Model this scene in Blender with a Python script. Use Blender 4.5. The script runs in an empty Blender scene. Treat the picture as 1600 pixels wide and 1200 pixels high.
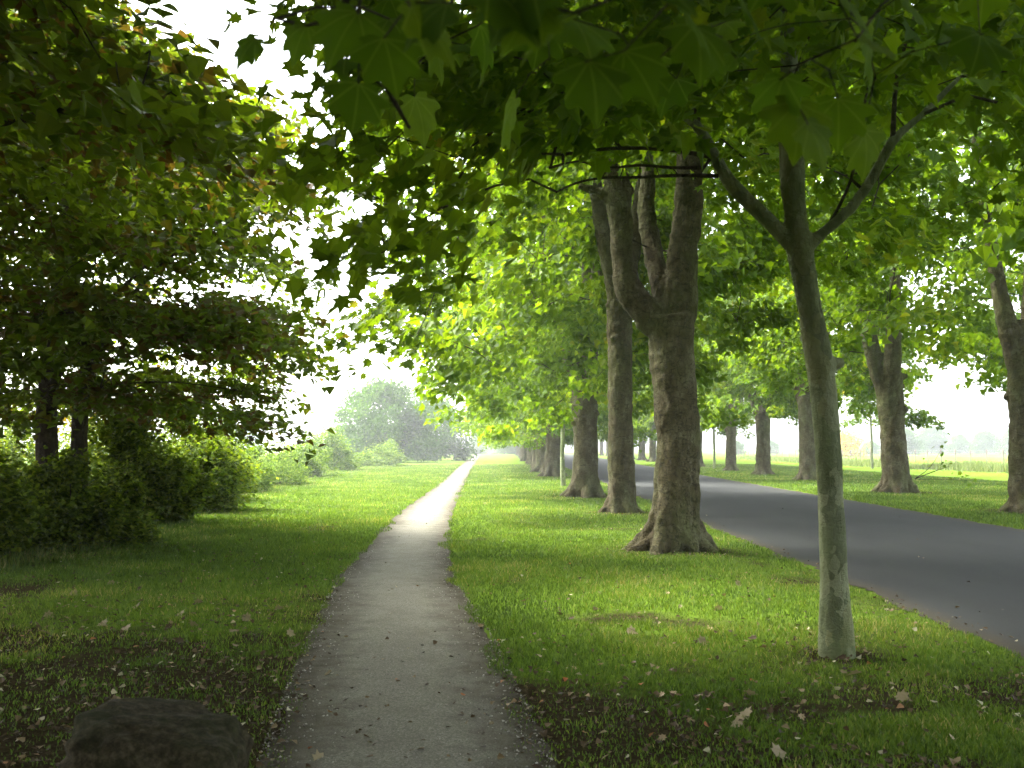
import bpy, math, random
import numpy as np
from mathutils import Vector

C = bpy.context.scene.collection
SC = bpy.context.scene
R = math.radians

# ------------------------------------------------------------------ camera
EYE = 1.55
FPX = 1500.0
PITCH = R(3.85)
cam_d = bpy.data.cameras.new('camera')
cam = bpy.data.objects.new('camera', cam_d)
C.objects.link(cam)
cam.location = (0, 0, EYE)
cam.rotation_euler = (R(90) + PITCH, 0, 0)
cam_d.sensor_width = 36
cam_d.lens = 36 * FPX / 1600
cam_d.clip_start = 0.05
cam_d.clip_end = 8000
cam_d.dof.use_dof = True
cam_d.dof.focus_distance = 22
cam_d.dof.aperture_fstop = 5.6
SC.camera = cam

# ------------------------------------------------------------------ world, sun, exposure
SUN_EL, SUN_AZ = R(52), R(-62)          # azimuth measured from +Y towards +X
world = bpy.data.worlds.new('World')
SC.world = world
world.use_nodes = True
wn = world.node_tree
wn.nodes.clear()
sky = wn.nodes.new('ShaderNodeTexSky')
sky.sky_type = 'NISHITA'
sky.sun_disc = False
sky.sun_elevation = SUN_EL
sky.sun_rotation = SUN_AZ
sky.air_density = 1.0
sky.dust_density = 5.0
sky.ozone_density = 1.0
hs = wn.nodes.new('ShaderNodeHueSaturation')
hs.inputs['Saturation'].default_value = 0.35
bg = wn.nodes.new('ShaderNodeBackground')
bg.inputs['Strength'].default_value = 0.15
wo = wn.nodes.new('ShaderNodeOutputWorld')
wn.links.new(sky.outputs[0], hs.inputs['Color'])
wn.links.new(hs.outputs[0], bg.inputs['Color'])
wn.links.new(bg.outputs[0], wo.inputs['Surface'])

sd = bpy.data.lights.new('sun', 'SUN')
sd.energy = 1.5
sd.angle = R(16)
sd.color = (1.0, 0.96, 0.84)
sun = bpy.data.objects.new('sun', sd)
C.objects.link(sun)
sdir = Vector((math.sin(SUN_AZ) * math.cos(SUN_EL), math.cos(SUN_AZ) * math.cos(SUN_EL), math.sin(SUN_EL)))
sun.rotation_euler = (-sdir).to_track_quat('-Z', 'Y').to_euler()

SC.view_settings.view_transform = 'Standard'
SC.view_settings.look = 'None'
SC.view_settings.gamma = 1
SC.view_settings.exposure = 3.22

SC.render.engine = 'CYCLES'
cy = SC.cycles
cy.max_bounces = 8
cy.diffuse_bounces = 4
cy.glossy_bounces = 2
cy.transmission_bounces = 5
cy.transparent_max_bounces = 4
cy.volume_bounces = 0
cy.use_adaptive_sampling = True
cy.adaptive_threshold = 0.02
cy.use_denoising = True
cy.sample_clamp_indirect = 6

# ------------------------------------------------------------------ helpers
def P(px, py, d):
    """point at depth y=d seen at photograph pixel px,py"""
    cx = (px - 800) / FPX
    cyv = (600 - py) / FPX
    fy = math.cos(PITCH) - cyv * math.sin(PITCH)
    fz = math.sin(PITCH) + cyv * math.cos(PITCH)
    t = d / fy
    return (cx * t, d, EYE + fz * t)

def hashf(ix, iy, iz, seed):
    h = (ix.astype(np.int64) * 374761393 + iy.astype(np.int64) * 668265263 + iz.astype(np.int64) * 2147483647 + seed * 974634777) & 0xffffffff
    h = ((h ^ (h >> 13)) * 1274126177) & 0xffffffff
    h = (h ^ (h >> 16)) & 0xffffff
    return h / float(0xffffff)

def vnoise(p, seed=0):
    p = np.asarray(p, float)
    f = np.floor(p)
    t = p - f
    t = t * t * (3 - 2 * t)
    i = f.astype(np.int64)
    out = 0
    for dx in (0, 1):
        wx = t[:, 0] if dx else 1 - t[:, 0]
        for dy in (0, 1):
            wy = t[:, 1] if dy else 1 - t[:, 1]
            for dz in (0, 1):
                wz = t[:, 2] if dz else 1 - t[:, 2]
                out = out + wx * wy * wz * hashf(i[:, 0] + dx, i[:, 1] + dy, i[:, 2] + dz, seed)
    return out * 2 - 1

def noise2(x, y, s, seed=0, octs=3):
    a, v, tot = 1.0, 0, 0
    for o in range(octs):
        v = v + a * vnoise(np.stack([x * s, y * s, np.full_like(x, o * 7.3)], 1), seed + o)
        tot += a
        a *= .5
        s *= 2.1
    return v / tot

def mesh_from(name, verts, loops, totals, smooth=False, attr=None):
    me = bpy.data.meshes.new(name)
    verts = np.asarray(verts, np.float32)
    loops = np.asarray(loops, np.int32).ravel()
    totals = np.asarray(totals, np.int32)
    me.vertices.add(len(verts))
    me.vertices.foreach_set('co', verts.ravel())
    me.loops.add(len(loops))
    me.loops.foreach_set('vertex_index', loops)
    me.polygons.add(len(totals))
    starts = np.concatenate([[0], np.cumsum(totals)[:-1]]).astype(np.int32)
    me.polygons.foreach_set('loop_start', starts)
    me.polygons.foreach_set('loop_total', totals)
    me.polygons.foreach_set('use_smooth', np.full(len(totals), smooth, bool))
    if attr is not None:
        for k, (dom, arr) in attr.items():
            at = me.attributes.new(k, 'FLOAT', dom)
            at.data.foreach_set('value', np.asarray(arr, np.float32))
    me.update(calc_edges=True)
    me.validate()
    return me

def link(name, me, mat, parent=None, loc=None):
    if mat is not None:
        me.materials.append(mat)
    o = bpy.data.objects.new(name, me)
    C.objects.link(o)
    if parent is not None:
        o.parent = parent
    if loc is not None:
        o.location = loc
    return o

def thing(name, label, cat, loc=(0, 0, 0), rz=0, group=None, scale=1):
    o = bpy.data.objects.new(name, None)
    o.empty_display_size = .3
    C.objects.link(o)
    o.location = loc
    o.rotation_euler = (0, 0, rz)
    o.scale = (scale,) * 3
    tag(o, label, cat, group)
    return o

def tag(o, label=None, cat=None, group=None, kind=None):
    if label: o['label'] = label
    if cat: o['category'] = cat
    if group: o['group'] = group
    if kind: o['kind'] = kind
    return o

def dup(root, loc, rz=0, label=None, scale=1.0):
    r = root.copy()
    C.objects.link(r)
    r.location = loc
    r.rotation_euler = (0, 0, rz)
    r.scale = (scale,) * 3 if not isinstance(scale, tuple) else scale
    if label: r['label'] = label
    for ch in list(root.children):
        c = ch.copy()
        C.objects.link(c)
        c.parent = r
        for g in list(ch.children):
            d = g.copy()
            C.objects.link(d)
            d.parent = c
    return r

# ------------------------------------------------------------------ materials
class NT:
    def __init__(s, name):
        s.m = bpy.data.materials.new(name)
        s.m.use_nodes = True
        s.t = s.m.node_tree
        s.t.nodes.clear()
        s.out = s.t.nodes.new('ShaderNodeOutputMaterial')
    def n(s, typ, **kw):
        nd = s.t.nodes.new(typ)
        for k, v in kw.items():
            if k in nd.inputs.keys() if isinstance(k, str) else False:
                nd.inputs[k].default_value = v
            else:
                setattr(nd, k, v)
        return nd
    def l(s, a, b):
        s.t.links.new(a, b)
    def ramp(s, fac, stops, interp='LINEAR'):
        r = s.t.nodes.new('ShaderNodeValToRGB')
        r.color_ramp.interpolation = interp
        el = r.color_ramp.elements
        while len(el) < len(stops): el.new(.5)
        for e, (p, c) in zip(el, stops):
            e.position = p
            e.color = (*c, 1) if len(c) == 3 else c
        s.l(fac, r.inputs['Fac'])
        return r.outputs['Color']
    def noise(s, vec, scale, detail=4, rough=.55, dist=0):
        t = s.t.nodes.new('ShaderNodeTexNoise')
        t.inputs['Scale'].default_value = scale
        t.inputs['Detail'].default_value = detail
        t.inputs['Roughness'].default_value = rough
        t.inputs['Distortion'].default_value = dist
        if vec is not None: s.l(vec, t.inputs['Vector'])
        return t.outputs['Fac']
    def mix(s, fac, a, b, mode='MIX'):
        m = s.t.nodes.new('ShaderNodeMix')
        m.data_type = 'RGBA'
        m.blend_type = mode
        for v, i in ((fac, 0), (a, 6), (b, 7)):
            if isinstance(v, (int, float)): m.inputs[i].default_value = v
            elif isinstance(v, tuple): m.inputs[i].default_value = (*v, 1)
            else: s.l(v, m.inputs[i])
        return m.outputs[2]
    def math(s, op, a, b=None, clamp=False):
        m = s.t.nodes.new('ShaderNodeMath')
        m.operation = op
        m.use_clamp = clamp
        for v, i in ((a, 0), (b, 1)):
            if v is None: continue
            if isinstance(v, (int, float)): m.inputs[i].default_value = v
            else: s.l(v, m.inputs[i])
        return m.outputs[0]
    def mapping(s, vec, scale):
        m = s.t.nodes.new('ShaderNodeMapping')
        m.inputs['Scale'].default_value = scale
        s.l(vec, m.inputs['Vector'])
        return m.outputs[0]
    def bump(s, h, strength, dist):
        b = s.t.nodes.new('ShaderNodeBump')
        b.inputs['Strength'].default_value = strength
        b.inputs['Distance'].default_value = dist
        s.l(h, b.inputs['Height'])
        return b.outputs[0]
    def princ(s, col, rough=.8, spec=.3, normal=None):
        p = s.t.nodes.new('ShaderNodeBsdfPrincipled')
        if isinstance(col, tuple): p.inputs['Base Color'].default_value = (*col, 1)
        else: s.l(col, p.inputs['Base Color'])
        if isinstance(rough, (int, float)): p.inputs['Roughness'].default_value = rough
        else: s.l(rough, p.inputs['Roughness'])
        p.inputs['Specular IOR Level'].default_value = spec
        if normal is not None: s.l(normal, p.inputs['Normal'])
        return p.outputs[0]
    def finish(s, sh):
        s.l(sh, s.out.inputs['Surface'])
        return s.m

def leaf_mat(name, stops, tl_gain=(1.6, 1.5, .6), tl=.5, veins=False, rough=.55, spec=.2):
    g = NT(name)
    a = g.n('ShaderNodeAttribute'); a.attribute_name = 'rnd'
    col = g.ramp(a.outputs['Fac'], stops)
    if veins:
        tc = g.n('ShaderNodeTexCoord')
        nz = g.noise(tc.outputs['Object'], 40, 3)
        col = g.mix(g.math('MULTIPLY', nz, .6), col, (.045, .085, .015))
        ax = g.n('ShaderNodeAttribute'); ax.attribute_name = 'lx'
        ay = g.n('ShaderNodeAttribute'); ay.attribute_name = 'ly'
        X = g.math('ABSOLUTE', ax.outputs['Fac']); Y = ay.outputs['Fac']
        dd = X
        for an in (.72, 1.25):
            e = g.math('ABSOLUTE', g.math('SUBTRACT', g.math('MULTIPLY', X, math.cos(an)), g.math('MULTIPLY', Y, math.sin(an))))
            dd = g.math('MINIMUM', dd, e)
        col = g.mix(g.ramp(dd, [(.004, (.35, .35, .35)), (.022, (0, 0, 0))]), col, (.16, .22, .06))
    tcol = g.mix(1.0, col, tuple(tl_gain), 'MULTIPLY')
    p = g.princ(col, rough, spec)
    t = g.n('ShaderNodeBsdfTranslucent')
    g.l(tcol, t.inputs['Color'])
    mx = g.n('ShaderNodeMixShader')
    mx.inputs[0].default_value = tl
    g.l(p, mx.inputs[1]); g.l(t.outputs[0], mx.inputs[2])
    return g.finish(mx.outputs[0])

M = {}
M['leaf'] = leaf_mat('plane_leaf', [(0, (.04, .08, .006)), (.45, (.075, .14, .009)), (.85, (.125, .20, .013)), (.97, (.17, .21, .02)), (1, (.17, .13, .03))], (2.2, 2.0, .55), .5, spec=.15)
M['leafnear'] = leaf_mat('near_plane_leaf', [(0, (.035, .07, .006)), (.6, (.06, .115, .008)), (1, (.10, .155, .013))], (1.9, 1.9, .5), .5, veins=True, rough=.7, spec=.04)
M['beech'] = leaf_mat('beech_leaf', [(0, (.085, .042, .016)), (.2, (.08, .06, .014)), (.38, (.065, .095, .010)), (.75, (.10, .165, .012)), (1, (.14, .19, .02))], (2.0, 1.9, .6), .5)
M['shrub'] = leaf_mat('shrub_leaf', [(0, (.035, .06, .007)), (.5, (.085, .14, .011)), (.9, (.15, .215, .018)), (1, (.17, .20, .03))], (1.8, 1.7, .5), .42, spec=.1, rough=.7)
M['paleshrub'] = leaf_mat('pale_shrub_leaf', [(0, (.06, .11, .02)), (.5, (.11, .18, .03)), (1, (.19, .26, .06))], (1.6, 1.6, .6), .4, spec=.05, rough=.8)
M['farleaf'] = leaf_mat('far_leaf', [(0, (.03, .07, .010)), (.6, (.055, .12, .014)), (1, (.10, .18, .02))], (1.6, 1.6, .6), .4, spec=.05, rough=.8)
M['deadleaf'] = leaf_mat('dead_leaf', [(0, (.03, .02, .010)), (.6, (.09, .06, .03)), (.86, (.20, .15, .08)), (.95, (.42, .40, .28)), (1, (.30, .10, .03))], (1, 1, .7), .15, rough=.6)

def bark(name, cols, ring=1.0, moss=.35, patch=False):
    g = NT(name)
    tc = g.n('ShaderNodeTexCoord').outputs['Object']
    n1 = g.noise(g.mapping(tc, (1.4, 1.4, .9)), 2.2, 6, .6, .4)
    n2 = g.noise(g.mapping(tc, (3, 3, 1.3)), 6, 6, .65, 1)
    n3 = g.noise(g.mapping(tc, (2.0, 2.0, 5)), 3, 5, .65, 1.2)
    col = g.ramp(n1, [(.3, cols[0]), (.48, cols[1]), (.68, cols[2])])
    col = g.mix(g.ramp(n2, [(.35, (0, 0, 0)), (.7, (.8, .8, .8))]), col, cols[3])
    col = g.mix(g.ramp(n3, [(.52, (0, 0, 0)), (.62, (.55 * ring,) * 3)]), col, tuple(c * .45 for c in cols[0]))
    if patch:
        v = g.n('ShaderNodeTexVoronoi')
        v.inputs['Scale'].default_value = 5.5
        wv = g.n('ShaderNodeVectorMath'); wv.operation = 'ADD'
        nn = g.n('ShaderNodeTexNoise'); nn.inputs['Scale'].default_value = 6
        g.l(tc, nn.inputs['Vector'])
        sc_ = g.n('ShaderNodeVectorMath'); sc_.operation = 'SCALE'; sc_.inputs['Scale'].default_value = .35
        g.l(nn.outputs['Color'], sc_.inputs[0])
        g.l(g.mapping(tc, (1.8, 1.8, .55)), wv.inputs[0]); g.l(sc_.outputs[0], wv.inputs[1])
        g.l(wv.outputs[0], v.inputs['Vector'])
        sep = g.n('ShaderNodeSeparateColor'); g.l(v.outputs['Color'], sep.inputs[0])
        pc = g.ramp(sep.outputs[0], [(0, (.06, .065, .03)), (.35, (.14, .16, .08)), (.6, (.24, .23, .10)), (.8, (.32, .33, .20))], 'CONSTANT')
        col = g.mix(.4, col, pc)
    mo = g.noise(g.mapping(tc, (1, 1, .5)), 1.3, 5, .6)
    col = g.mix(g.ramp(mo, [(.45, (0, 0, 0)), (.7, (moss * 1.5,) * 3)]), col, (.09, .12, .03))
    vo = g.n('ShaderNodeTexVoronoi'); vo.feature = 'DISTANCE_TO_EDGE'; vo.inputs['Scale'].default_value = 9
    nv = g.n('ShaderNodeTexNoise'); nv.inputs['Scale'].default_value = 8; g.l(tc, nv.inputs['Vector'])
    sv = g.n('ShaderNodeVectorMath'); sv.operation = 'SCALE'; sv.inputs['Scale'].default_value = .25; g.l(nv.outputs['Color'], sv.inputs[0])
    av = g.n('ShaderNodeVectorMath'); av.operation = 'ADD'; g.l(g.mapping(tc, (1.5, 1.5, .6)), av.inputs[0]); g.l(sv.outputs[0], av.inputs[1])
    g.l(av.outputs[0], vo.inputs['Vector'])
    crack = g.ramp(vo.outputs['Distance'], [(.0, (1, 1, 1)), (.05, (0, 0, 0))])
    col = g.mix(g.math('MULTIPLY', crack, .55 if not patch else .15), col, tuple(c * .35 for c in cols[0]))
    h = g.math('ADD', g.math('MULTIPLY', n3, .7), g.noise(g.mapping(tc, (1, 1, .45)), 22, 6, .65))
    h = g.math('SUBTRACT', h, g.math('MULTIPLY', crack, .5 if not patch else .1))
    nrm = g.bump(h, 1.0, .035)
    return g.finish(g.princ(col, .9, .15, nrm))

M['bark'] = bark('grey_brown_bark', [(.05, .038, .018), (.105, .09, .048), (.20, .185, .11), (.07, .058, .028)])
M['barkyoung'] = bark('mottled_young_bark', [(.13, .145, .075), (.21, .24, .13), (.30, .33, .21), (.17, .19, .11)], .25, .5, True)
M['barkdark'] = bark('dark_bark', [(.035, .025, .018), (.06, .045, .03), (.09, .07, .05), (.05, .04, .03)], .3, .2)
M['twig'] = bark('twig_bark', [(.03, .025, .016), (.05, .04, .026), (.08, .065, .04), (.05, .04, .025)], .2, .2)

# ------------------------------------------------------------------ leaf templates
def tmpl_lobed():
    half = np.array([(0, 0), (.26, -.07), (.24, .12), (.56, .22), (.34, .36), (.42, .62), (.17, .60), (0, 1.0)])
    pts, loops, tot = [], [], []
    def z(x, y): return .18 * abs(x) - .22 * y * y
    for x, y in half: pts.append((x, y, z(x, y)))
    for x, y in half[1:-1]: pts.append((-x, y, z(x, y)))
    loops += list(range(8)); tot.append(8)
    loops += [0] + [7] + [8 + i for i in range(5, -1, -1)]; tot.append(8)
    return np.array(pts), np.array(loops), np.array(tot)

def tmpl_mid():
    half = [(0, 0), (.48, .18), (.34, .52), (0, 1.0)]
    pts = [(x, y, .2 * abs(x) - .22 * y * y) for x, y in half] + [(-x, y, .2 * abs(x) - .22 * y * y) for x, y in half[1:-1]]
    return np.array(pts), np.array([0, 1, 2, 3, 0, 3, 5, 4]), np.array([4, 4])

def tmpl_oval():
    half = [(0, 0), (.28, .25), (.30, .6), (0, 1.0)]
    pts = [(x, y, .25 * abs(x) - .1 * y * y) for x, y in half] + [(-x, y, .25 * abs(x) - .1 * y * y) for x, y in half[1:-1]]
    return np.array(pts), np.array([0, 1, 2, 3, 0, 3, 5, 4]), np.array([4, 4])

def tmpl_simple():
    return np.array([(0, 0, 0), (.42, .45, .08), (0, 1.0, -.12), (-.42, .45, .08)]), np.array([0, 1, 2, 0, 2, 3]), np.array([3, 3])

LOBED, MID, OVAL, SIMPLE = tmpl_lobed(), tmpl_mid(), tmpl_oval(), tmpl_simple()

def leaves_mesh(name, rng, pos, out, size, tmpl, tilt=.55, droop=.45, rndv=None):
    """pos (N,3); out (N,2) outward heading; leaves point outward and down, faces mostly up"""
    n = len(pos)
    T, L, TT = tmpl
    ang = np.arctan2(out[:, 1], out[:, 0]) + rng.normal(0, 1.1, n)
    el = -droop + rng.normal(0, .4, n)
    yv = np.stack([np.cos(ang) * np.cos(el), np.sin(ang) * np.cos(el), np.sin(el)], 1)
    up = np.stack([rng.normal(0, tilt, n), rng.normal(0, tilt, n), np.ones(n)], 1)
    xv = np.cross(yv, up); xv /= np.linalg.norm(xv, axis=1)[:, None] + 1e-9
    zv = np.cross(xv, yv)
    s = (size * rng.uniform(.6, 1.25, n))[:, None, None]
    V = pos[:, None, :] + s * (T[None, :, 0:1] * xv[:, None, :] + T[None, :, 1:2] * yv[:, None, :] + T[None, :, 2:3] * zv[:, None, :])
    k = len(T)
    loops = (L[None, :] + (np.arange(n) * k)[:, None]).ravel()
    tot = np.tile(TT, n)
    rv = rng.random(n) if rndv is None else rndv
    rnd = np.repeat(rv, len(TT))
    return mesh_from(name, V.reshape(-1, 3), loops, tot, False, {'rnd': ('FACE', rnd)})

# ------------------------------------------------------------------ skeletons
def grow(rng, seeds, targets, step=.45, wig=.12):
    """seeds: list of (point, radius); targets (N,3). returns nodes, parent, tips"""
    nodes = [np.array(p, float) for p, r in seeds]
    parent = [-1] + [int(np.argmin([np.linalg.norm(nodes[i] - nodes[j]) for j in range(i)])) for i in range(1, len(nodes))]
    order = np.argsort(np.min(np.linalg.norm(targets[:, None, :] - np.array([nodes[i] for i in range(len(nodes))])[None], axis=2), axis=1))
    tips = []
    arr = np.zeros((len(nodes) + len(targets) * 14 + 50, 3)); arr[:len(nodes)] = nodes
    cnt = len(nodes)
    for ti in order:
        t = targets[ti]
        d = t - arr[:cnt]
        dist = np.linalg.norm(d, axis=1)
        cost = dist + .9 * np.maximum(0, -d[:, 2])       # prefer growing upward
        j = int(np.argmin(cost))
        m = max(1, min(12, int(round(dist[j] / step))))
        a = arr[j].copy(); b = t
        sag = np.array([0, 0, .10 * dist[j]])
        prev = j
        for q in range(1, m + 1):
            f = q / m
            p = a * (1 - f) + b * f + sag * math.sin(f * math.pi) + (rng.normal(0, wig * step, 3) if q < m else 0)
            if cnt >= len(arr): break
            arr[cnt] = p
            parent.append(prev); prev = cnt; cnt += 1
        tips.append(prev)
    return arr[:cnt], np.array(parent), np.array(tips)

def branch_mesh(name, nodes, parent, nseed, r_tip=.007, power=2.3, rmax=.14, sides=5):
    n = len(nodes)
    acc = np.zeros(n)
    kids = np.zeros(n, int)
    for i in range(n):
        if parent[i] >= 0: kids[parent[i]] += 1
    for i in range(n - 1, -1, -1):
        if kids[i] == 0: acc[i] += r_tip ** power
        if parent[i] >= 0: acc[parent[i]] += acc[i]
    rad = np.minimum(acc ** (1 / power), rmax)
    rad[:nseed] = np.minimum(rad[:nseed], np.maximum(r_tip, .015))
    ch = np.array([i for i in range(n) if parent[i] >= 0])
    pa = parent[ch]
    A, B = nodes[pa], nodes[ch]
    D = B - A; D /= np.linalg.norm(D, axis=1)[:, None] + 1e-9
    # direction at parent = parent's own direction where available
    nd = np.zeros((n, 3)); nd[ch] = D
    DA = np.where((np.linalg.norm(nd[pa], axis=1) > .5)[:, None] & (pa >= nseed)[:, None], nd[pa] + D, D)
    DB = D
    ra = np.minimum(rad[pa], rad[ch] * 1.35); rb = rad[ch]
    def ring(c, d, r):
        d = d / (np.linalg.norm(d, axis=1)[:, None] + 1e-9)
        ref = np.where(np.abs(d[:, 2:3]) < .9, np.array([[0, 0, 1.]]), np.array([[1., 0, 0]]))
        u = np.cross(d, ref); u /= np.linalg.norm(u, axis=1)[:, None] + 1e-9
        v = np.cross(d, u)
        an = np.arange(sides) * 2 * math.pi / sides
        return c[:, None, :] + r[:, None, None] * (np.cos(an)[None, :, None] * u[:, None] + np.sin(an)[None, :, None] * v[:, None])
    RA, RB = ring(A, DA, ra), ring(B + D * .01, DB, rb)
    V = np.concatenate([RA, RB], 1).reshape(-1, 3)
    m = len(ch)
    quad = []
    for s in range(sides):
        t = (s + 1) % sides
        quad.append([s, t, sides + t, sides + s])
    quad = np.array(quad).ravel()
    loops = (quad[None] + (np.arange(m) * 2 * sides)[:, None]).ravel()
    return mesh_from(name, V, loops, np.full(m * sides, 4), True)

# ------------------------------------------------------------------ trunks
def resample(pts, rad, step):
    pts = np.asarray(pts, float); rad = np.asarray(rad, float)
    # Catmull-Rom
    out, ro = [], []
    n = len(pts)
    for i in range(n - 1):
        p0 = pts[max(i - 1, 0)]; p1 = pts[i]; p2 = pts[i + 1]; p3 = pts[min(i + 2, n - 1)]
        m = max(2, int(np.linalg.norm(p2 - p1) / step))
        for k in range(m):
            t = k / m
            out.append(.5 * ((2 * p1) + (-p0 + p2) * t + (2 * p0 - 5 * p1 + 4 * p2 - p3) * t * t + (-p0 + 3 * p1 - 3 * p2 + p3) * t ** 3))
            ro.append(rad[i] * (1 - t) + rad[i + 1] * t)
    out.append(pts[-1]); ro.append(rad[-1])
    return np.array(out), np.array(ro)

def tubes_mesh(name, paths, step=.12, sides=14, smooth=True):
    V, L, T = [], [], []
    base = 0
    for pts, rad in paths:
        p, r = resample(pts, rad, step)
        n = len(p)
        d = np.gradient(p, axis=0)
        d /= np.linalg.norm(d, axis=1)[:, None] + 1e-9
        u = np.cross(d[0], (0.3, 1, .1)); u /= np.linalg.norm(u)
        for i in range(n):
            u = u - d[i] * u.dot(d[i]); u /= np.linalg.norm(u)
            v = np.cross(d[i], u)
            for s in range(sides):
                a = s * 2 * math.pi / sides
                V.append(p[i] + r[i] * (math.cos(a) * u + math.sin(a) * v))
        for i in range(n - 1):
            for s in range(sides):
                t = (s + 1) % sides
                L += [base + i * sides + s, base + i * sides + t, base + (i + 1) * sides + t, base + (i + 1) * sides + s]; T.append(4)
        L += [base + s for s in range(sides - 1, -1, -1)]; T.append(sides)
        L += [base + (n - 1) * sides + s for s in range(sides)]; T.append(sides)
        base += n * sides
    return mesh_from(name, V, L, T, smooth)

def trunk_mesh(name, paths, seed, voxel=.035, ridge=.018, lump=.035, flutes=0):
    me = tubes_mesh(name + '_raw', paths)
    o = bpy.data.objects.new('tmp', me)
    C.objects.link(o)
    m = o.modifiers.new('r', 'REMESH'); m.mode = 'VOXEL'; m.voxel_size = voxel
    s = o.modifiers.new('s', 'SMOOTH'); s.iterations = 4; s.factor = .5
    dg = bpy.context.evaluated_depsgraph_get()
    ev = o.evaluated_get(dg)
    me2 = bpy.data.meshes.new_from_object(ev)
    bpy.data.objects.remove(o)
    bpy.data.meshes.remove(me)
    me2.name = name
    n = len(me2.vertices)
    co = np.empty(n * 3, np.float32); me2.vertices.foreach_get('co', co); co = co.reshape(-1, 3).astype(float)
    no = np.empty(n * 3, np.float32); me2.vertices.foreach_get('normal', no); no = no.reshape(-1, 3)
    d = lump * vnoise(co * (2.2, 2.2, 1.3), seed) + lump * .5 * vnoise(co * (5, 5, 3.5), seed + 1)
    co_w = co + .12 * np.stack([vnoise(co * 3, seed + 21)] * 3, 1)
    rz = vnoise(co_w * (2.0, 2.0, 5.0) + 11, seed + 2)
    d += ridge * (1 - np.abs(rz) * 3).clip(-.4, 1) * (.35 + .65 * vnoise(co * (1.6, 1.6, 1.1), seed + 8)).clip(0, 1)
    d += ridge * .8 * vnoise(co * (14, 14, 9), seed + 3)
    if flutes:
        a = np.arctan2(co[:, 1], co[:, 0])
        w = np.exp(-np.maximum(co[:, 2], 0) / .55)
        fl = np.abs(np.sin(a * flutes * .5 + 2.2 * vnoise(co * 1.5, seed + 5))) ** .7
        d += w * .11 * (fl - .6) * (np.abs(no[:, 2]) < .8) + w * .03 * vnoise(co * (9, 9, 4), seed + 12)
    co += no * d[:, None]
    me2.vertices.foreach_set('co', co.astype(np.float32).ravel())
    me2.polygons.foreach_set('use_smooth', np.ones(len(me2.polygons), bool))
    me2.materials.clear()
    me2.update()
    return me2

def roots(rng, r, n=7, spread=1.0, h=.55):
    out = []
    a0 = rng.uniform(0, 6.28)
    for k in range(n):
        a = a0 + k * 6.283 / n + rng.normal(0, .18)
        s = spread * rng.uniform(.75, 1.25)
        c, d = math.cos(a), math.sin(a)
        hh = h * rng.uniform(.8, 1.5)
        out.append(([(c * r * .55, d * r * .55, hh * 1.4), (c * r * .85, d * r * .85, hh * .55), (c * (r * 1.15 + .10 * s), d * (r * 1.15 + .10 * s), hh * .14), (c * (r * 1.3 + .32 * s), d * (r * 1.3 + .32 * s), -.12)],
                    [r * .34, r * .38, r * .27, r * .13]))
    return out

# ------------------------------------------------------------------ avenue tree crowns
def crown_targets(rng, n, zb=2.5, zt=14, Rm=4.6, arch=2.3, center=(0, 0)):
    T = []
    while len(T) < n:
        a = rng.uniform(0, 2 * math.pi)
        q = rng.random() ** .45
        z = zb + (zt - zb) * rng.random() ** 1.15
        h = (z - zb) / (zt - zb)
        Rz = Rm * (1.0 - .12 * (1 - h) ** 3) * math.sqrt(max(0.02, 1 - max(0, (h - .35) / .65) ** 2.2))
        Rz *= 1 + .18 * math.sin(3 * a + z) + .1 * math.sin(5 * a - 1.3 * z)
        r = q * Rz
        if z < zb + arch * (1 - (r / Rm) ** 2): continue
        T.append((center[0] + r * math.cos(a), center[1] + r * math.sin(a), z))
    return np.array(T)

def cluster_leaves(rng, T, per, rad=(.62, .62, .26), axis=(0, 0)):
    n = len(T)
    c = np.repeat(T, per, axis=0)
    off = np.clip(rng.normal(0, .55, (len(c), 3)), -1.05, 1.05) * np.array(rad)
    out = c[:, :2] - np.array(axis)
    out = out / (np.linalg.norm(out, axis=1)[:, None] + .3)
    r2 = (off[:, :2] * out).sum(1)
    off[:, 2] -= .35 * np.maximum(r2, 0) + .1 * np.abs(r2)
    crnd = np.repeat(rng.random(n), per)
    rnd = np.clip(.45 * crnd + .55 * rng.random(len(c)), 0, 1)
    return c + off, out, rnd

def build_tree(name, label, cat, loc, paths, seeds, T, per, leafsize, tmpl, seed, leafmat='leaf', barkmat='bark', group=None,
               voxel=.035, rad=(.62, .62, .26), flutes=7, ridge=.018, lump=.035, axis=(0, 0), r_tip=.007, rz=0, droop=.45, tilt=.55, rmax=.13, step=.45, extra=None, clear=None):
    rng = np.random.default_rng(seed)
    root = thing(name, label, cat, loc, rz, group)
    link('trunk', trunk_mesh(name + '_trunk', paths, seed, voxel, ridge, lump, flutes), M[barkmat], root)
    nodes, par, tips = grow(rng, seeds, T, step)
    link('branches', branch_mesh(name + '_branches', nodes, par, len(seeds), r_tip, rmax=rmax), M['twig'], root)
    pos, out, rnd = cluster_leaves(rng, T, per, rad, axis)
    if clear is not None:
        kp = clear(pos); pos, out, rnd = pos[kp], out[kp], rnd[kp]
    if extra is not None:
        pos = np.concatenate([pos, extra]); out = np.concatenate([out, rng.normal(0, 1, (len(extra), 2))]); rnd = np.concatenate([rnd, rng.random(len(extra))])
    link('crown', leaves_mesh(name + '_crown', rng, pos, out, leafsize, tmpl, tilt, droop, rnd), M[leafmat], root)
    return root

def path_seeds(paths, skip=0.0, step=.5):
    s = []
    for pts, rad in paths:
        p, r = resample(pts, rad, step)
        for a, b in zip(p, r):
            if a[2] > skip: s.append((a, b))
    return s

def rel(pt, base):
    return (pt[0] - base[0], pt[1] - base[1], pt[2])

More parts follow.
